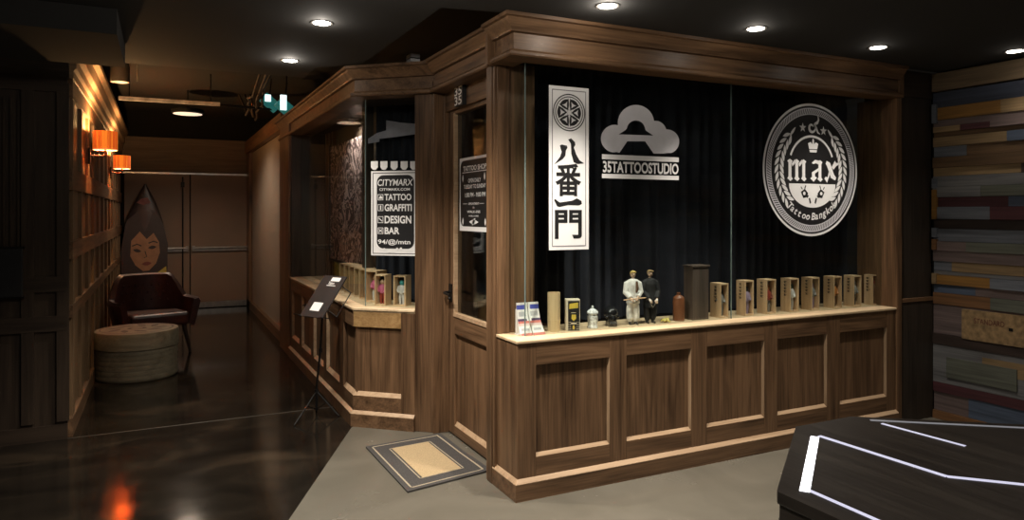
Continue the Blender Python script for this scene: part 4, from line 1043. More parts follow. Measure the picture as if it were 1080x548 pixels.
FR = [(748.9, 759.5, 768.3, 299, 'grey patterned toy, beside the tall dark box', ('grey', 'grey', 'black')), (776.6, 785.7, 795, 296, 'lilac robed toy', ('lilac', 'lilac', 'black')),
      (798.2, 808.3, 818.4, 294.8, 'orange haired toy in grey', ('grey', 'red', 'orange')), (823.3, 833.1, 842.5, 293.7, 'white toy on a green backing', ('white', 'white', 'green')),
      (845, 855.8, 864.4, 292.8, 'pale lilac and grey toy', ('lilac', 'grey', 'lilac')), (868.5, 879.4, 887.8, 291.6, 'orange brown toy', ('brown', 'orange', 'brown')),
      (889.7, 900.3, 908.5, 290.7, 'grey toy with black base', ('black', 'grey', 'grey')), (912.3, 920.3, 927.5, 289.8, 'dark brown toy, next to the right post', ('brown', 'brown', 'red'))]
for a, b, c, ytop, desc, tc in FR:
    Yc = 3.462; x0, x1 = on(b, 335, (0, Yc, 0), (0, 1, 0)).x, on(c, 335, (0, Yc, 0), (0, 1, 0)).x
    h = on(b, ytop, (0, Yc, 0), (0, 1, 0)).z - SZ
    q = on(a, 330, (x0, 0, 0), (1, 0, 0)); dp = max(0.07, min(0.15, q.y - Yc))
    crate(x0, Yc, 'pine crate with stencilled side holding a ' + desc, 'pine toy crates on the front sill', h, x1 - x0, dp, [TC[k] for k in tc], True)

# bay crates: two on the angled sill, a row along the passage glass
fa = math.atan2(FD.y, FD.x)
def bay_at(px, py): 
    q = on(px, py, (0, 0, SZ), (0, 0, 1)); return q.x, q.y
for pxl, pxr, pyb, ytop, lab, tc in ((395, 406.5, 322.5, 289.5, 'open pine crate holding a red and pink toy, behind the angled bay glass', ('red', 'pink', 'skin')), (414.8, 427.6, 324, 290.5, 'open pine crate holding a teal and white toy, behind the angled bay glass', ('white', 'white', 'teal'))):
    off = -0.155
    g0 = Vector(A) + FN * (off - 0.02); p3 = (g0.x, g0.y, 0)
    qa, qb = on(pxl, pyb, p3, fn3), on(pxr, pyb, p3, fn3); h = on(pxl, ytop, p3, fn3).z - SZ
    crate(qa.x, qa.y, lab, 'pine crates in the bay', h, (qb - qa).xy.length, 0.10, [TC[k] for k in tc], False, fa)
BL = ['nearest the bay corner', 'second from the bay corner', 'third from the bay corner', 'fourth from the bay corner', 'fifth from the bay corner', 'sixth from the bay corner']
for k in range(6):
    tc = [('white', 'pink', 'skin'), ('orange', 'brown', 'skin'), ('grey', 'white', 'black'), ('red', 'black', 'skin'), ('teal', 'grey', 'skin'), ('brown', 'orange', 'black')][k]
    crate(1.375, 5.30 + 0.17 * k, 'pine toy crate along the passage glass, ' + BL[k], 'pine crates in the bay', 0.235, 0.12, 0.115, [TC[c] for c in tc], False, -PI / 2 + 0.55)

# ================================================================== FIGURINES
SKIN = mat('doll_skin', (0.58, 0.40, 0.28), 0.5, vary=0.05)
def solid(mb, name, parent, m, voxel=0.0016, smooth_it=3):
    o = mb.build(name)
    md = o.modifiers.new('r', 'REMESH'); md.mode = 'VOXEL'; md.voxel_size = voxel
    ms = o.modifiers.new('s', 'SMOOTH'); ms.factor = 0.5; ms.iterations = smooth_it
    dg = bpy.context.evaluated_depsgraph_get(); dg.update()
    me = bpy.data.meshes.new_from_object(o.evaluated_get(dg)); me.name = name
    me.materials.clear(); me.materials.append(m)
    me.polygons.foreach_set('use_smooth', [True] * len(me.polygons))
    bpy.data.objects.remove(o)
    n = bpy.data.objects.new(name, me); COL.objects.link(n); n.parent = parent
    return n
def hand(mb, wrist, d, m):
    w_ = Vector(wrist); d = Vector(d).normalized(); side = d.cross(Vector((0, 0, 1)));
    if side.length < 0.1: side = Vector((1, 0, 0))
    side.normalize(); nrm = side.cross(d)
    mb.tube([w_, w_ + d * 0.012, w_ + d * 0.020], [0.0055, 0.0075, 0.0068], m, 8)
    for k in range(4):
        s = side * (k - 1.5) * 0.0040; L = (0.011, 0.013, 0.012, 0.009)[k]
        mb.tube([w_ + d * 0.017 + s, w_ + d * (0.017 + L * 0.6) + s * 1.1, w_ + d * (0.017 + L * 0.8) + s * 1.1 - nrm * L * 0.5], [0.0021, 0.0020, 0.0017], m, 6)
    mb.tube([w_ + d * 0.006 + side * 0.006, w_ + d * 0.012 + side * 0.011, w_ + d * 0.019 + side * 0.010 - nrm * 0.003], [0.0024, 0.0022, 0.0018], m, 6)
def figurine(x, y, rz, H, label, coat_m, pants_m, hair_m, boot_m, coat_low, arms):
    t = thing('figurine', label, 'figurine', (x, y, SZ), rz, 'figurines on the front sill')
    k = H
    P = lambda a, b, c: (a * k, b * k, c * k)
    body = MB()
    for s in (-1, 1):
        body.tube([P(s * 0.055, 0.0, 0.05), P(s * 0.052, 0.0, 0.27), P(s * 0.045, 0.0, 0.50)], [0.022 * k, 0.032 * k, 0.045 * k], SKIN, 10)
        body.tube([P(s * 0.055, 0.01, 0.022), P(s * 0.062, -0.055, 0.018)], [0.022 * k, 0.016 * k], SKIN, 8)
        sh, el, wr = arms[0 if s < 0 else 1]
        body.tube([P(s * 0.05, 0, 0.79), P(*sh), P(*el), P(*wr)], [0.035 * k, 0.032 * k, 0.025 * k, 0.018 * k], SKIN, 10)
        dv = Vector(wr) - Vector(el); hand(body, P(*wr), dv, SKIN)
    body.tube([P(0, 0, 0.47), P(0, 0, 0.58), P(0, 0, 0.72), P(0, 0, 0.82), P(0, 0.0, 0.86), P(0, -0.005, 0.90)], [0.065 * k, 0.058 * k, 0.075 * k, 0.06 * k, 0.026 * k, 0.028 * k], SKIN, 14)
    body.ball(P(0, -0.008, 0.935), (0.047 * k, 0.055 * k, 0.064 * k), SKIN, 12)
    body.tube([P(0, -0.055, 0.945), P(0, -0.068, 0.926)], [0.007 * k, 0.010 * k], SKIN, 6)
    for s in (-1, 1): body.ball(P(s * 0.047, 0.002, 0.935), (0.007 * k, 0.012 * k, 0.018 * k), SKIN, 6)
    solid(body, 'body', t, SKIN, 0.0014, 2)
    coat = MB()
    coat.tube([P(0, 0, coat_low), P(0, 0, 0.52), P(0, 0, 0.60), P(0, 0, 0.74), P(0, 0, 0.82), P(0, 0.005, 0.855)], [0.130 * k, 0.112 * k, 0.104 * k, 0.114 * k, 0.092 * k, 0.042 * k], coat_m, 16)
    for s in (-1, 1):
        sh, el, wr = arms[0 if s < 0 else 1]
        coat.tube([P(s * 0.05, 0, 0.79), P(*sh), P(*el), tuple(Vector(P(*el)).lerp(Vector(P(*wr)), 0.88))], [0.062 * k, 0.060 * k, 0.054 * k, 0.042 * k], coat_m, 12)
    solid(coat, 'coat', t, coat_m, 0.002, 4)
    col = MB(); col.tube([P(-0.05, 0.02, 0.845), P(-0.03, -0.07, 0.80), P(0.0, -0.094, 0.70)], [0.012 * k, 0.013 * k, 0.006 * k], coat_m, 6).tube([P(0.05, 0.02, 0.845), P(0.03, -0.07, 0.80), P(0.0, -0.094, 0.70)], [0.012 * k, 0.013 * k, 0.006 * k], coat_m, 6).build('collar', t, smooth=True)
    pan = MB()
    for s in (-1, 1): pan.tube([P(s * 0.055, 0.0, 0.055), P(s * 0.058, -0.004, 0.12), P(s * 0.058, 0.0, 0.28), P(s * 0.045, 0, 0.50)], [0.040 * k, 0.066 * k, 0.068 * k, 0.060 * k], pants_m, 12)
    solid(pan, 'trousers', t, pants_m, 0.002, 3)
    bt = MB()
    for s in (-1, 1): bt.tube([P(s * 0.055, 0.02, 0.026), P(s * 0.060, -0.03, 0.026), P(s * 0.066, -0.082, 0.018)], [0.027 * k, 0.028 * k, 0.018 * k], boot_m, 8).tube([P(s * 0.055, 0.005, 0.02), P(s * 0.055, 0.003, 0.085)], [0.028 * k, 0.027 * k], boot_m, 8)
    bt.build('boots', t, smooth=True)
    hr = MB(); hr.ball(P(0, 0.012, 0.955), (0.053 * k, 0.056 * k, 0.055 * k), hair_m, 10).ball(P(0, -0.035, 0.985), (0.040 * k, 0.035 * k, 0.024 * k), hair_m, 8)
    for q in range(7): hr.tube([P(-0.04 + 0.013 * q, -0.03, 0.985), P(-0.045 + 0.015 * q, -0.06, 0.985 + 0.006 * (q % 2)), P(-0.05 + 0.016 * q, -0.062, 0.965)], [0.010 * k, 0.009 * k, 0.003 * k], hair_m, 6)
    solid(hr, 'hair', t, hair_m, 0.0018, 1)
    fc = MB(); dk = mat('doll_eye', (0.02, 0.015, 0.01), 0.4)
    for s in (-1, 1): fc.ball(P(s * 0.019, -0.058, 0.938), (0.008 * k, 0.004 * k, 0.005 * k), dk, 6)
    fc.build('eyes', t)
    MB().ball(P(0, -0.057, 0.905), (0.013 * k, 0.005 * k, 0.004 * k), mat('doll_lip', (0.30, 0.10, 0.08), 0.5), 6).build('mouth', t)
    return t
WCLOTH = mat('white_cloth', (0.72, 0.70, 0.66), 0.8, vary=0.12, scale=60); BCLOTH = mat('black_cloth', (0.012, 0.012, 0.013), 0.75)
BLOND = mat('blond_hair', (0.58, 0.42, 0.12), 0.5, vary=0.3, scale=150); DIRTYB = mat('sandy_hair', (0.33, 0.22, 0.10), 0.5, vary=0.3, scale=150); BOOT = mat('black_boot', (0.03, 0.03, 0.03), 0.3)
fx1, fx2 = ix(667.5, 3.50), ix(685.5, 3.50)
H1 = ih(668, 285.5, 3.50) - SZ; H2 = ih(687, 284.5, 3.50) - SZ
t1 = figurine(fx1, 3.50, -0.35, H1, 'blond figurine in a long white coat gripping a wooden sword', WCLOTH, WCLOTH, BLOND, BOOT, 0.40,
              [((-0.115, 0.0, 0.765), (-0.15, -0.03, 0.60), (-0.075, -0.135, 0.50)), ((0.115, 0.0, 0.765), (0.14, -0.03, 0.61), (0.055, -0.135, 0.52))])
MB().tube([(0.012, -0.040, 0.262), (0.014, -0.044, 0.22), (0.010, -0.042, 0.195)], [0.006, 0.009, 0.005], TC['brown'], 6).build('scarf', t1)
t2 = figurine(fx2, 3.50, -0.25, H2, 'sandy haired figurine in black coat standing with white gloved hands low', BCLOTH, BCLOTH, DIRTYB, BOOT, 0.30,
              [((-0.115, 0.0, 0.765), (-0.15, -0.02, 0.60), (-0.06, -0.125, 0.46)), ((0.115, 0.0, 0.765), (0.15, -0.02, 0.60), (0.085, -0.13, 0.46))])
mb = MB()
for s, wr in ((-1, (-0.06, -0.125, 0.46)), (1, (0.085, -0.13, 0.46))):
    e = Vector((s * 0.15, -0.02, 0.60)); d = (Vector(wr) - e).normalized()
    hand(mb, Vector(wr) * H2 * 1.0 - d * 0.002, d, WCLOTH)
mb.v = [tuple(Vector(v)) for v in mb.v]
solid(mb, 'gloves', t2, WCLOTH, 0.001, 1)
mb = MB(); mb.tube([(-0.02, -0.042, 0.15), (-0.012, -0.046, 0.12), (0.0, -0.046, 0.10), (0.012, -0.046, 0.115), (0.02, -0.042, 0.14)], 0.002, CHROME, 6); mb.build('waist_chain', t2)
# wooden sword held level in front of the white figurine
R1 = Matrix.Translation((fx1, 3.50, SZ)) @ Matrix.Rotation(-0.35, 4, 'Z')
sw = [R1 @ Vector((-0.072, -0.056, 0.153)), R1 @ Vector((-0.01, -0.053, 0.159)), R1 @ Vector((0.066, -0.049, 0.166))]
t = thing('wooden_sword', 'thin wooden sword held level by the white coated figurine', 'toy sword', tuple(sw[0]))
MB().tube([p - sw[0] for p in sw], [0.0032, 0.0042, 0.0030], mat('sword_wood', (0.55, 0.34, 0.19), 0.5), 8).build('blade', t, smooth=True)

# ================================================================== DOOR MAT
MATC = [Vector(v) for v in ((1.172, 4.487), (1.690, 4.530), (1.712, 3.758), (1.185, 3.665))]
def bil(u, v): return MATC[0] * (1 - u) * (1 - v) + MATC[1] * u * (1 - v) + MATC[2] * u * v + MATC[3] * (1 - u) * v
c0 = bil(0.5, 0.5)
t = thing('door_mat', 'charcoal door mat with beige centre before the shop door', 'mat', (c0.x, c0.y, 0))
CHAR = mat('charcoal_pile', (0.050, 0.046, 0.044), 0.95, vary=0.45, scale=260); BEIGE = mat('beige_pile', (0.40, 0.30, 0.17), 0.95, vary=0.25, scale=220); LINE = mat('pale_pile', (0.34, 0.29, 0.21), 0.95, vary=0.25, scale=220)
def matz(u, v): return 0.010 + 0.006 * max(0, u - 0.9) / 0.1 * (0.5 + 0.5 * math.sin(v * 9))
def strip(u0, u1, v0, v1, z, m, mb, th=0.004):
    nu, nv = max(1, int((u1 - u0) * 16)), max(1, int((v1 - v0) * 16)); vs, fs = [], []
    for top in (1, 0):
        for i in range(nu + 1):
            for j in range(nv + 1):
                u, v = u0 + (u1 - u0) * i / nu, v0 + (v1 - v0) * j / nv; p = bil(u, v) - c0; vs.append((p.x, p.y, (matz(u, v) + z) if top else max(0.0005, matz(u, v) + z - th)))
    N = (nu + 1) * (nv + 1)
    for i in range(nu):
        for j in range(nv):
            a = i * (nv + 1) + j; q = (a, a + 1, a + nv + 2, a + nv + 1); fs.append(q[::-1] if False else q); fs.append(tuple(N + k for k in q[::-1]))
    for i in range(nu):
        for j in (0, nv): a, b = i * (nv + 1) + j, (i + 1) * (nv + 1) + j; fs.append((a, b, N + b, N + a))
    for j in range(nv):
        for i in (0, nu): a, b = i * (nv + 1) + j, i * (nv + 1) + j + 1; fs.append((a, b, N + b, N + a))
    mb.add(vs, fs, m)
def ringmb(a, wd, z, m):
    mb = MB(); b = 1 - a; k = 0.66
    strip(a, b, a * k, a * k + wd * k, z, m, mb); strip(a, b, 1 - a * k - wd * k, 1 - a * k, z, m, mb); strip(a, a + wd, a * k, 1 - a * k, z, m, mb); strip(b - wd, b, a * k, 1 - a * k, z, m, mb); return mb
mb = MB(); strip(0, 1, 0, 1, 0, CHAR, mb, 0.0095); mb.build('mat_body', t)
ringmb(0.055, 0.018, 0.0012, LINE).build('border_line', t)
ringmb(0.225, 0.014, 0.0012, LINE).build('inner_line', t)
mb = MB(); strip(0.26, 0.74, 0.155, 0.845, 0.002, BEIGE, mb); mb.build('centre_field', t)

# ================================================================== MUSIC STAND
SF = (1.045, 5.43)
t = thing('music_stand', 'black folding music stand beside the bay corner', 'music stand', (SF[0], SF[1], 0))
top_c = on(354, 290.8, tuple(on(345, 313, (1.06, 5.40, 0), (SN, CS, 0))), (SN, CS, 0))
uu = Vector((0.484, -0.875, 0)).normalized(); nh_ = Vector((-0.875, -0.484, 0)).normalized()
Lb, th_ = 0.36, math.asin(0.64); vv = nh_ * math.sin(th_) + Vector((0, 0, -1)) * math.cos(th_); bn = nh_ * math.cos(th_) + Vector((0, 0, 1)) * math.sin(th_)
BO = top_c - Vector((SF[0], SF[1], 0)); W2 = 0.122
mid = BO + vv * Lb * 0.55 - bn * 0.012
MB().tube([(0, 0, 0.20), (mid.x * 0.6, mid.y * 0.6, 0.5), tuple(mid)], 0.008, BLKM).tube([(0, 0, 0.02), (0, 0, 0.21)], 0.010, BLKM).lathe([(0.001, 0.0), (0.016, 0.0), (0.016, 0.03), (0.001, 0.03)], BLKM, (0, 0, 0.15)).lathe([(0.013, 0), (0.013, 0.03)], BLKM, (mid.x * 0.6, mid.y * 0.6, 0.47)).build('pole', t, smooth=True)
legs = [Vector(onp) - Vector((SF[0], SF[1], 0)) for onp in (on(310.5, 449, (0, 0, 0), (0, 0, 1)), on(352, 431, (0, 0, 0), (0, 0, 1)), on(338, 424, (0, 0, 0), (0, 0, 1)))]
legs[0].z = legs[1].z = legs[2].z = 0.006
legs[1] = Vector((0.13, -0.16, 0.006)); legs[2] = Vector((0.06, 0.33, 0.006))
for l in legs:
    g = MB().tube([(0, 0, 0.165), tuple(l)], 0.006, BLKM, 8).tube([(0, 0, 0.03), tuple(l * 0.45 + Vector((0, 0, 0.09)))], 0.004, BLKM, 6).build('leg', t, smooth=True)
    MB().ball(tuple(l), 0.0065, BLKM, 6).build('rubber_foot', g)
mb = MB()
for u, v0, v1 in ((-1, 0.75, 0.75), (1, 0.25, 0.25)): pass
for (a, b) in (((-W2 - 0.09, Lb * 0.97), (W2 + 0.05, Lb * 0.97)), ((-W2 - 0.05, Lb * 0.75), (W2 * 0.2, Lb * 0.55)), ((W2 * 0.2, Lb * 0.12), (W2 + 0.12, Lb * 0.35)), ((W2 + 0.12, Lb * 0.35), (W2 + 0.12, Lb * 0.92)), ((W2 + 0.12, Lb * 0.92), (W2 * 0.2, Lb * 0.70))):
    pa, pb = BO + uu * a[0] + vv * a[1] - bn * 0.012, BO + uu * b[0] + vv * b[1] - bn * 0.012
    mb.tube([tuple(pa), tuple(pb)], 0.004, BLKM, 6)
pa, pb = BO + uu * -W2 + vv * (Lb + 0.002) - bn * 0.012, BO + uu * W2 + vv * (Lb + 0.002) - bn * 0.012
mb.tube([tuple(pa), tuple(pa + bn * 0.03)], 0.004, BLKM, 6).tube([tuple(pb), tuple(pb + bn * 0.03)], 0.004, BLKM, 6)
mb.build('desk_wires', t, smooth=True)
# menu board resting on it
t = thing('menu_board', 'black menu board with two white slips on the music stand', 'board', tuple(top_c))
bpl2 = (Vector((0, 0, 0)), uu, -vv)
mb = MB(); q = [uu * -W2, uu * W2, uu * W2 + vv * Lb, uu * -W2 + vv * Lb]
mb.add([p for p in q] + [p - bn * 0.008 for p in q], [(3, 2, 1, 0), (4, 5, 6, 7), (0, 1, 5, 4), (1, 2, 6, 5), (2, 3, 7, 6), (3, 0, 4, 7)], mat('board_black', (0.020, 0.018, 0.018), 0.5)).build('board', t)
PAPER = mat('white_slip', (0.82, 0.82, 0.80), 0.7, vary=0.02)
MB().shape([rect(-0.055, -0.36 * 0.86, 0.045, -0.36 * 0.66)], bpl2, PAPER, 0.001).build('paper_slip', t)
MB().shape([rect(-0.02, -0.36 * 0.135, 0.075, -0.36 * 0.04)], bpl2, PAPER, 0.001).build('paper_slip', t)
MB().text('Tattoo', bpl2, -0.03, -0.36 * 0.215, 0.035, -0.36 * 0.15, PAPER, 0.02, 0.001).shape([rect(-0.035, -0.36 * 0.25, 0.06, -0.36 * 0.235)], bpl2, PAPER, 0.001).build('lettering', t)

# ================================================================== COFFIN SHAPED TABLE WITH LIGHT STRIPS
TZ = 0.75
TO = [(1.49, 1.405), (2.00, 1.80), (2.285, 1.80), (2.80, 1.42), (2.80, 0.95), (2.40, 0.0), (1.90, 0.0), (1.49, 0.95)]
tcx, tcy = 2.145, 0.95
t = thing('coffin_table', 'dark coffin shaped table inlaid with glowing light strips', 'table', (tcx, tcy, 0))
def inset(P, d):
    n = len(P); out = []
    for i in range(n):
        p0, p1, p2 = Vector(P[i - 1]), Vector(P[i]), Vector(P[(i + 1) % n])
        e0, e1 = (p1 - p0).normalized(), (p2 - p1).normalized(); n0, n1 = Vector((e0.y, -e0.x)), Vector((e1.y, -e1.x))
        b = (n0 + n1) / (1 + n0.dot(n1)); out.append(tuple(p1 + b * d))
    return out
loc = lambda P: [(x - tcx, y - tcy) for x, y in P]
MB().prism(loc(TO), TZ - 0.035, TZ, TABLEW).build('table_top', t, bevel=0.005)
mb = MB(); mb.prism(loc(inset(TO, 0.006)), 0.06, TZ - 0.035, TABLEW).prism(loc(inset(TO, 0.03)), 0.0, 0.06, BLKM)
mb.build('table_body', t, bevel=0.003)
n = len(TO); IN = inset(TO, 0.004)
for i in range(n):
    p, q = Vector(IN[i]), Vector(IN[(i + 1) % n]); e = (q - p); L = e.length; e.normalize(); no = Vector((-e.y, e.x))
    mb = MB()
    for (z0, z1) in ((0.14, 0.145), (0.652, 0.657)):
        a, b = p + e * 0.05, q - e * 0.05
        mb.add([(a.x - tcx, a.y - tcy, z0), (b.x - tcx, b.y - tcy, z0), (b.x - tcx, b.y - tcy, z1), (a.x - tcx, a.y - tcy, z1)] + [(a.x - tcx - no.x * -0.004, a.y - tcy - no.y * -0.004, z0), (b.x - tcx - no.x * -0.004, b.y - tcy - no.y * -0.004, z0), (b.x - tcx - no.x * -0.004, b.y - tcy - no.y * -0.004, z1), (a.x - tcx - no.x * -0.004, a.y - tcy - no.y * -0.004, z1)],
               [(4, 5, 6, 7), (0, 1, 5, 4), (2, 3, 7, 6), (1, 2, 6, 5), (3, 0, 4, 7)], CHROME if False else mat('table_trim', (0.06, 0.055, 0.05), 0.4))
    mb.build('side_trim', t)
LED = mat('light_strip', (0.5, 0.5, 0.55), 0.5, emit=3.0, ecol=(0.95, 0.95, 1.0)); LEDD = mat('faint_light_strip', (0.12, 0.12, 0.13), 0.4, emit=0.2, ecol=(0.8, 0.82, 0.9)); LEDV = mat('violet_light_strip', (0.2, 0.2, 0.25), 0.5, emit=0.72, ecol=(0.78, 0.78, 1.0))
def led(pts, wd, m, name='light_strip'):
    for a, b in zip(pts[:-1], pts[1:]):
        pa, pb = on(*a, (0, 0, TZ), (0, 0, 1)).xy, on(*b, (0, 0, TZ), (0, 0, 1)).xy
        c = (pa - pb).normalized(); s = Vector((-c.y, c.x)) * wd / 2
        P = [(q.x - tcx, q.y - tcy) for q in (pa + s, pb + s, pb - s, pa - s)]
        MB().prism(P, TZ - 0.004, TZ + 0.0015, m).build(name, t)
led([(859.5, 460.5), (848.5, 518)], 0.026, LED)
led([(864, 459.5), (998.7, 502.4)], 0.016, LEDV); led([(998.7, 502.4), (1100, 513)], 0.016, LEDV)
led([(850, 515.5), (940, 555)], 0.013, LEDV)
led([(918, 443), (1120, 453)], 0.014, LEDD); led([(930, 446.5), (1018, 470.2)], 0.012, LEDV)

# ================================================================== PASSAGE: STOOL, CHAIR, SURFBOARD
STW = wood('bentwood', 'x', (0.12, 0.10, 0.065), (0.22, 0.185, 0.125), 0.6)
def ring_side(r, h, z0, z1, zz, wdt): return [(r, z0), (r, z1)]
t = thing('drum_stool', 'round bentwood drum stool with printed top in the passage', 'stool', (-0.200, 7.43, 0))
r = 0.338
prof = [(r - 0.01, 0.0)]
for k in range(6): z = 0.01 + 0.045 * k; prof += [(r, z), (r + 0.004, z + 0.02), (r, z + 0.043)]
MB().lathe([(0.001, 0)] + prof + [(r - 0.006, 0.285), (0.001, 0.285)], STW, n=56).build('drum_body', t, smooth=True)
MB().lathe([(0.001, 0.285), (r + 0.012, 0.285), (r + 0.012, 0.42), (r + 0.006, 0.432), (r - 0.02, 0.436), (0.001, 0.436)], STW, n=56).build('drum_rim', t, smooth=True)
mb = MB(); tp = ((0, 0, 0.4365), (1, 0, 0), (0, 1, 0)); PRN = mat('brown_print', (0.06, 0.04, 0.025), 0.7)
mb.shape([circle(0, 0, r - 0.03), circle(0, 0, r - 0.045)], tp, PRN, 0.0005)
for k in range(9):
    a = 2 * PI * k / 9; mb.shape([lens(0.19 * math.cos(a), 0.19 * math.sin(a), a + 0.6, 0.17, 0.06)], tp, PRN, 0.0005)
mb.shape([circle(0, 0, 0.08, n=24), circle(0, 0, 0.05, n=24)], tp, PRN, 0.0005).build('top_print', t)

LEATH = mat('oxblood_leather', (0.040, 0.012, 0.010), 0.42, vary=0.25, scale=30)
t = thing('armchair', 'oxblood leather tub armchair behind the round drum stool', 'armchair', (-0.085, 8.62, 0), 0.30)
# chair faces -y in its own frame
mb = MB()
mb.box((-0.29, -0.30, 0.30), (0.29, 0.26, 0.44), LEATH); mb.build('seat', t, bevel=0.03)
vs, fs = [], []; na = 28
for i in range(na + 1):
    a = math.radians(-25 + 230 * i / na)   # from right arm round the back to the left arm
    ca_, sa_ = math.cos(a), math.sin(a)
    back = max(0, sa_); hgt = 0.58 + 0.25 * min(1.0, max(0.0, (back - 0.25) / 0.45)) ** 1.2
    ri, ro = 0.31, 0.385
    fwd = -0.14 if sa_ < 0 else 0
    flare = 0.04 * (1 - back)
    for (rr, z) in ((ri, 0.30), (ro - 0.02, 0.28), (ro + flare, hgt - 0.03), (ro - 0.02 + flare, hgt), (ri + 0.01 + flare, hgt - 0.015)):
        vs.append((rr * ca_ * 1.03, rr * sa_ * 0.95 + fwd, z))
for i in range(na):
    for k in range(5): fs.append((i * 5 + k, i * 5 + (k + 1) % 5, (i + 1) * 5 + (k + 1) % 5, (i + 1) * 5 + k))
fs += [(0, 1, 2, 3, 4)[::-1], tuple(na * 5 + k for k in range(5))]
MB().add(vs, fs, LEATH).build('backrest', t, smooth=True)
bk = t
for rr in range(3):
    for k in range(7):
        a = math.radians(48 + 14 * k + (7 if rr % 2 else 0)); MB().ball((0.318 * math.cos(a) * 1.03, 0.316 * math.sin(a) * 0.95, 0.54 + 0.08 * rr), 0.011, LEATH, 6).build('tufting_button', t)
LEGW = mat('dark_leg_wood', (0.03, 0.016, 0.010), 0.4)
for sx in (-1, 1):
    for sy in (-1, 1): MB().tube([(sx * 0.25, sy * 0.22, 0.31), (sx * 0.30, sy * 0.27, 0.0)], [0.026, 0.013], LEGW, 10).build('leg', t, smooth=True)

# surfboard, leaning back against the left door leaf
def board_w(v):  # half width along the length
    return 0.30 * (math.sin(PI * min(1, max(0, v)) ** 0.62) ** 0.62) if 0 < v < 1 else 0.0
SBH = 1.95
tilt = 0.10
t = thing('surfboard', 'painted surfboard with a dark haired face leaning by the exit doors', 'surfboard', (-0.215, 11.78, 0.0), 0)
Rt = Matrix.Rotation(-tilt, 4, 'X')
nv, vs, fs = 40, [], []
loopn = 12
for j in range(nv + 1):
    v = 0.004 + 0.992 * j / nv; hw = 0.30 * max(0.02, (1 - (2 * abs(v - 0.40) / (1.2 if v > 0.40 else 0.95)) ** 2.3)) ; hw = max(0.012, hw)
    if v < 0.1: hw = max(hw * 0.9, 0.14)
    for k in range(loopn):
        a = 2 * PI * k / loopn; vs.append(Rt @ Vector((hw * math.cos(a), 0.03 * math.sin(a) * (0.35 + 0.65 * min(1, hw / 0.2)) + 0.06 * v * v * -1 * 0.3, SBH * v)))
for j in range(nv):
    for k in range(loopn): fs.append((j * loopn + k, j * loopn + (k + 1) % loopn, (j + 1) * loopn + (k + 1) % loopn, (j + 1) * loopn + k))
fs += [tuple(range(loopn))[::-1], tuple(range(nv * loopn, (nv + 1) * loopn))]
body = MB().add(vs, fs, mat('board_dark_paint', (0.035, 0.022, 0.020), 0.35, vary=0.3, scale=6)).build('board', t, smooth=True)
sp_ = (tuple(Rt @ Vector((0, -0.031, 0))), (1, 0, 0), tuple(Rt @ Vector((0, 0, 1)) ))
FSK = mat('painted_skin', (0.30, 0.15, 0.07), 0.45); FHR = mat('painted_hair', (0.022, 0.013, 0.010), 0.45); FYE = mat('painted_yellow', (0.42, 0.33, 0.05), 0.45); FRD = mat('painted_red', (0.16, 0.035, 0.025), 0.45); FWH = mat('painted_white', (0.45, 0.38, 0.30), 0.45)
def sart(name, loops, m, n): 
    mb = MB()
    for l in loops: mb.shape([[(x * 1.13, (y - 0.9) * 1.13 + 0.98) for x, y in l]], sp_, m, n)
    return mb.build(name, t)
sart('painted_hair', [[(-0.27, 0.55), (-0.28, 0.85), (-0.22, 1.25), (-0.05, 1.42), (0.12, 1.40), (0.22, 1.20), (0.27, 0.95), (0.26, 0.62), (0.1, 0.5), (-0.12, 0.5)]], FHR, 0.006)
sart('painted_face', [[(-0.17, 0.80), (-0.16, 1.00), (-0.06, 1.12), (0.02, 1.02), (0.10, 1.10), (0.165, 0.98), (0.175, 0.84), (0.13, 0.70), (0.05, 0.61), (-0.02, 0.60), (-0.11, 0.68)]], FSK, 0.009)
sart('painted_eyes', [lens(-0.09, 0.87, -0.25, 0.10, 0.045), lens(0.085, 0.91, 0.15, 0.10, 0.045), stroke([(-0.15, 0.93), (-0.09, 0.955), (-0.04, 0.93)], 0.016), stroke([(0.04, 0.965), (0.10, 0.99), (0.15, 0.97)], 0.016), stroke([(0.0, 0.86), (0.02, 0.79), (-0.01, 0.775)], 0.010)], FHR, 0.011)
sart('painted_lips', [lens(0.02, 0.70, 0.1, 0.12, 0.05)], FRD, 0.011)
sart('painted_collar', [[(-0.26, 0.30), (-0.27, 0.52), (-0.12, 0.56), (-0.02, 0.50), (0.10, 0.54), (0.25, 0.66), (0.265, 0.34)]], FYE, 0.009)
sart('painted_tip', [[(-0.05, 1.55), (-0.10, 1.50), (-0.02, 1.47), (0.07, 1.50), (0.03, 1.57)], circle(-0.03, 1.52, 0.018, n=10)], FRD, 0.009)

# ================================================================== HIGH UNDER THE PASSAGE CEILING
p0 = on(125, 103.5, (0, 8.6, 0), (0, 1, 0)); p1 = on(292, 113.5, (0, 8.6, 0), (0, 1, 0)); zz = (p0.z + p1.z) / 2
t = thing('ceiling_batten', 'long flaking pale batten under the black passage ceiling', 'batten', (p0.x, 8.6, zz))
MB().box((0, -0.02, -0.02), ((p1.x - p0.x) * 0.62, 0.02, 0.02), mat('flaking_paint', (0.62, 0.58, 0.56), 0.7, vary=0.5, scale=9)).build('channel', t, bevel=0.004)
MB().tube([((p1.x - p0.x) * 0.62, 0, -0.01), (p1.x - p0.x, 0, -0.02)], 0.014, BLKM).build('conduit', t)
for x in (0.1, 0.9): MB().tube([(x, 0, 0.0), (x, 0, 3.05 - zz)], 0.006, BLKM).build('hanger_rod', t)
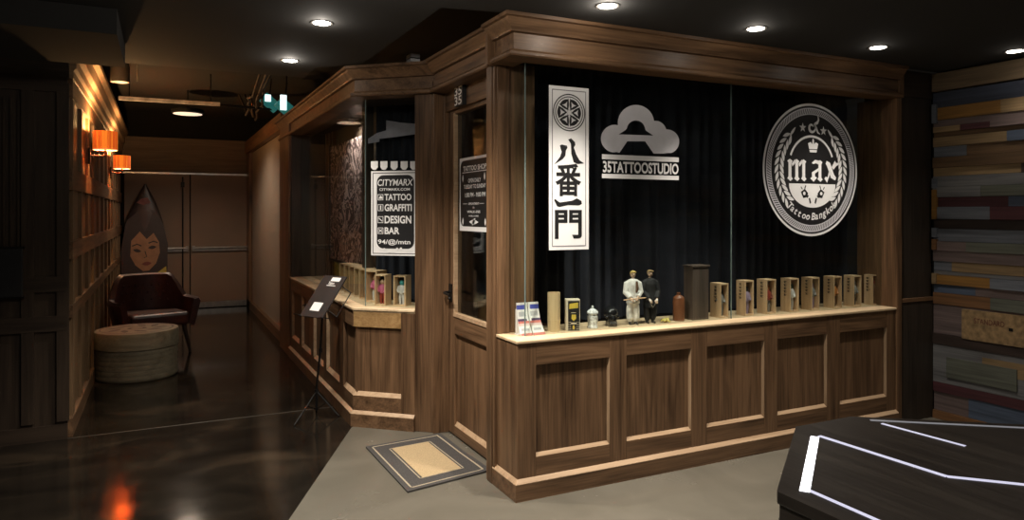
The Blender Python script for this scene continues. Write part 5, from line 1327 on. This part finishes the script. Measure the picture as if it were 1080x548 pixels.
# cylinder duct stub at the left
t = thing('duct_stub', 'short grey duct pipe near the lit cornice', 'duct', (-0.33, 7.2, 2.66))
MB().lathe([(0.07, 0.0), (0.075, 0.0), (0.075, 0.39), (0.07, 0.39)], mat('galvanised', (0.05, 0.05, 0.046), 0.4, 0.6)).build('pipe', t, smooth=True)
MB().tube([(0.14, 0, 0.02), (0.14, 0, 0.39)], 0.006, CHROME).build('rod', t)
# two teal tinted projectors over the passage header
TEAL = mat('teal_housing', (0.02, 0.13, 0.13), 0.3, emit=0.10, ecol=(0.1, 0.85, 0.8)); HOT = mat('projector_glow', (0.8, 1, 1), 0.4, emit=1.6, ecol=(0.75, 1.0, 1.0))
for k, (px, py, Y, hot, lab) in enumerate(((281, 105, 8.6, 0.5, 'teal lit projector lamp, farther over the passage'), (297, 110, 7.9, 1.0, 'teal lit projector lamp, nearer the bay header'))):
    p = on(px, py, (0, Y, 0), (0, 1, 0))
    t = thing('projector_lamp', lab, 'projector', tuple(p), 0.0, 'projector lamps over the passage')
    M = Matrix.Rotation(0.7, 4, 'Y')
    MB().box((-0.05, -0.10, -0.05), (0.16, 0.10, 0.05), TEAL, M).build('housing', t, bevel=0.01)
    MB().box((-0.03, -0.115, -0.075 * hot), (0.035, -0.102, 0.085 * hot), HOT).build('lens', t, bevel=0.004)
    MB().tube([(0.03, 0, 0.03), (0.05, 0, 0.20), (0.05, 0, 3.05 - p.z)], 0.009, BLKM).build('bracket', t)
random.seed(4)
for k in range(3):
    x = 1.05 - 0.07 * k
    pts = [(x - 0.02 * i + random.uniform(-0.03, 0.03), 9.0 - 0.28 * i, 2.72 + random.uniform(-0.05, 0.05)) for i in range(-2, 6)]
    pts = [(x, 9.9, 3.05)] + pts + [(x, 7.2, 3.05)]
    o = MB().tube(pts, 0.012, mat('cable_brown', (0.035, 0.025, 0.02), 0.6), 8).build('ceiling_cable', smooth=True)
    tag(o, ['slack brown cable looping beside the projectors, nearest the wall', 'slack brown cable looping beside the projectors, in the middle', 'slack brown cable looping beside the projectors, nearest the passage'][k], 'cable', 'cables over the passage')
# small white camera above the shop door header
p = on(442.5, 60, (1.62, 4.80, 0), (0, 1, 0))
t = thing('security_camera', 'small white camera above the header beside the bay', 'camera', (1.60, 4.80, 2.523))
MB().lathe([(0.001, 0.0), (0.045, 0.0), (0.045, 0.02), (0.03, 0.03), (0.001, 0.03)], WHITE).build('base', t, smooth=True)
MB().box((-0.05, -0.07, 0.03), (0.02, 0.03, 0.085), WHITE).box((-0.052, -0.073, 0.05), (0.021, 0.03, 0.058), BLKM).build('camera_head', t, bevel=0.006)
# dark blank board on the near left wall
q0, q1 = on(-6, 262, (0, Y0, 0), (0, 1, 0)), on(25, 312, (0, Y0, 0), (0, 1, 0))
t = thing('blank_board', 'dark blank board hung on the nearly black wall', 'board', (q0.x, Y0 - 0.03, q1.z))
MB().box((0, -0.02, 0), (q1.x - q0.x, 0.008, q0.z - q1.z), mat('slate_board', (0.010, 0.010, 0.011), 0.5)).build('board', t, bevel=0.004)
MB().box((-0.01, -0.012, -0.01), (q1.x - q0.x + 0.01, 0.008, 0.0), BLKM).build('edge_strip', t)
MB().box((-0.01, -0.012, q0.z - q1.z), (q1.x - q0.x + 0.01, 0.008, q0.z - q1.z + 0.01), BLKM).build('edge_strip', t)
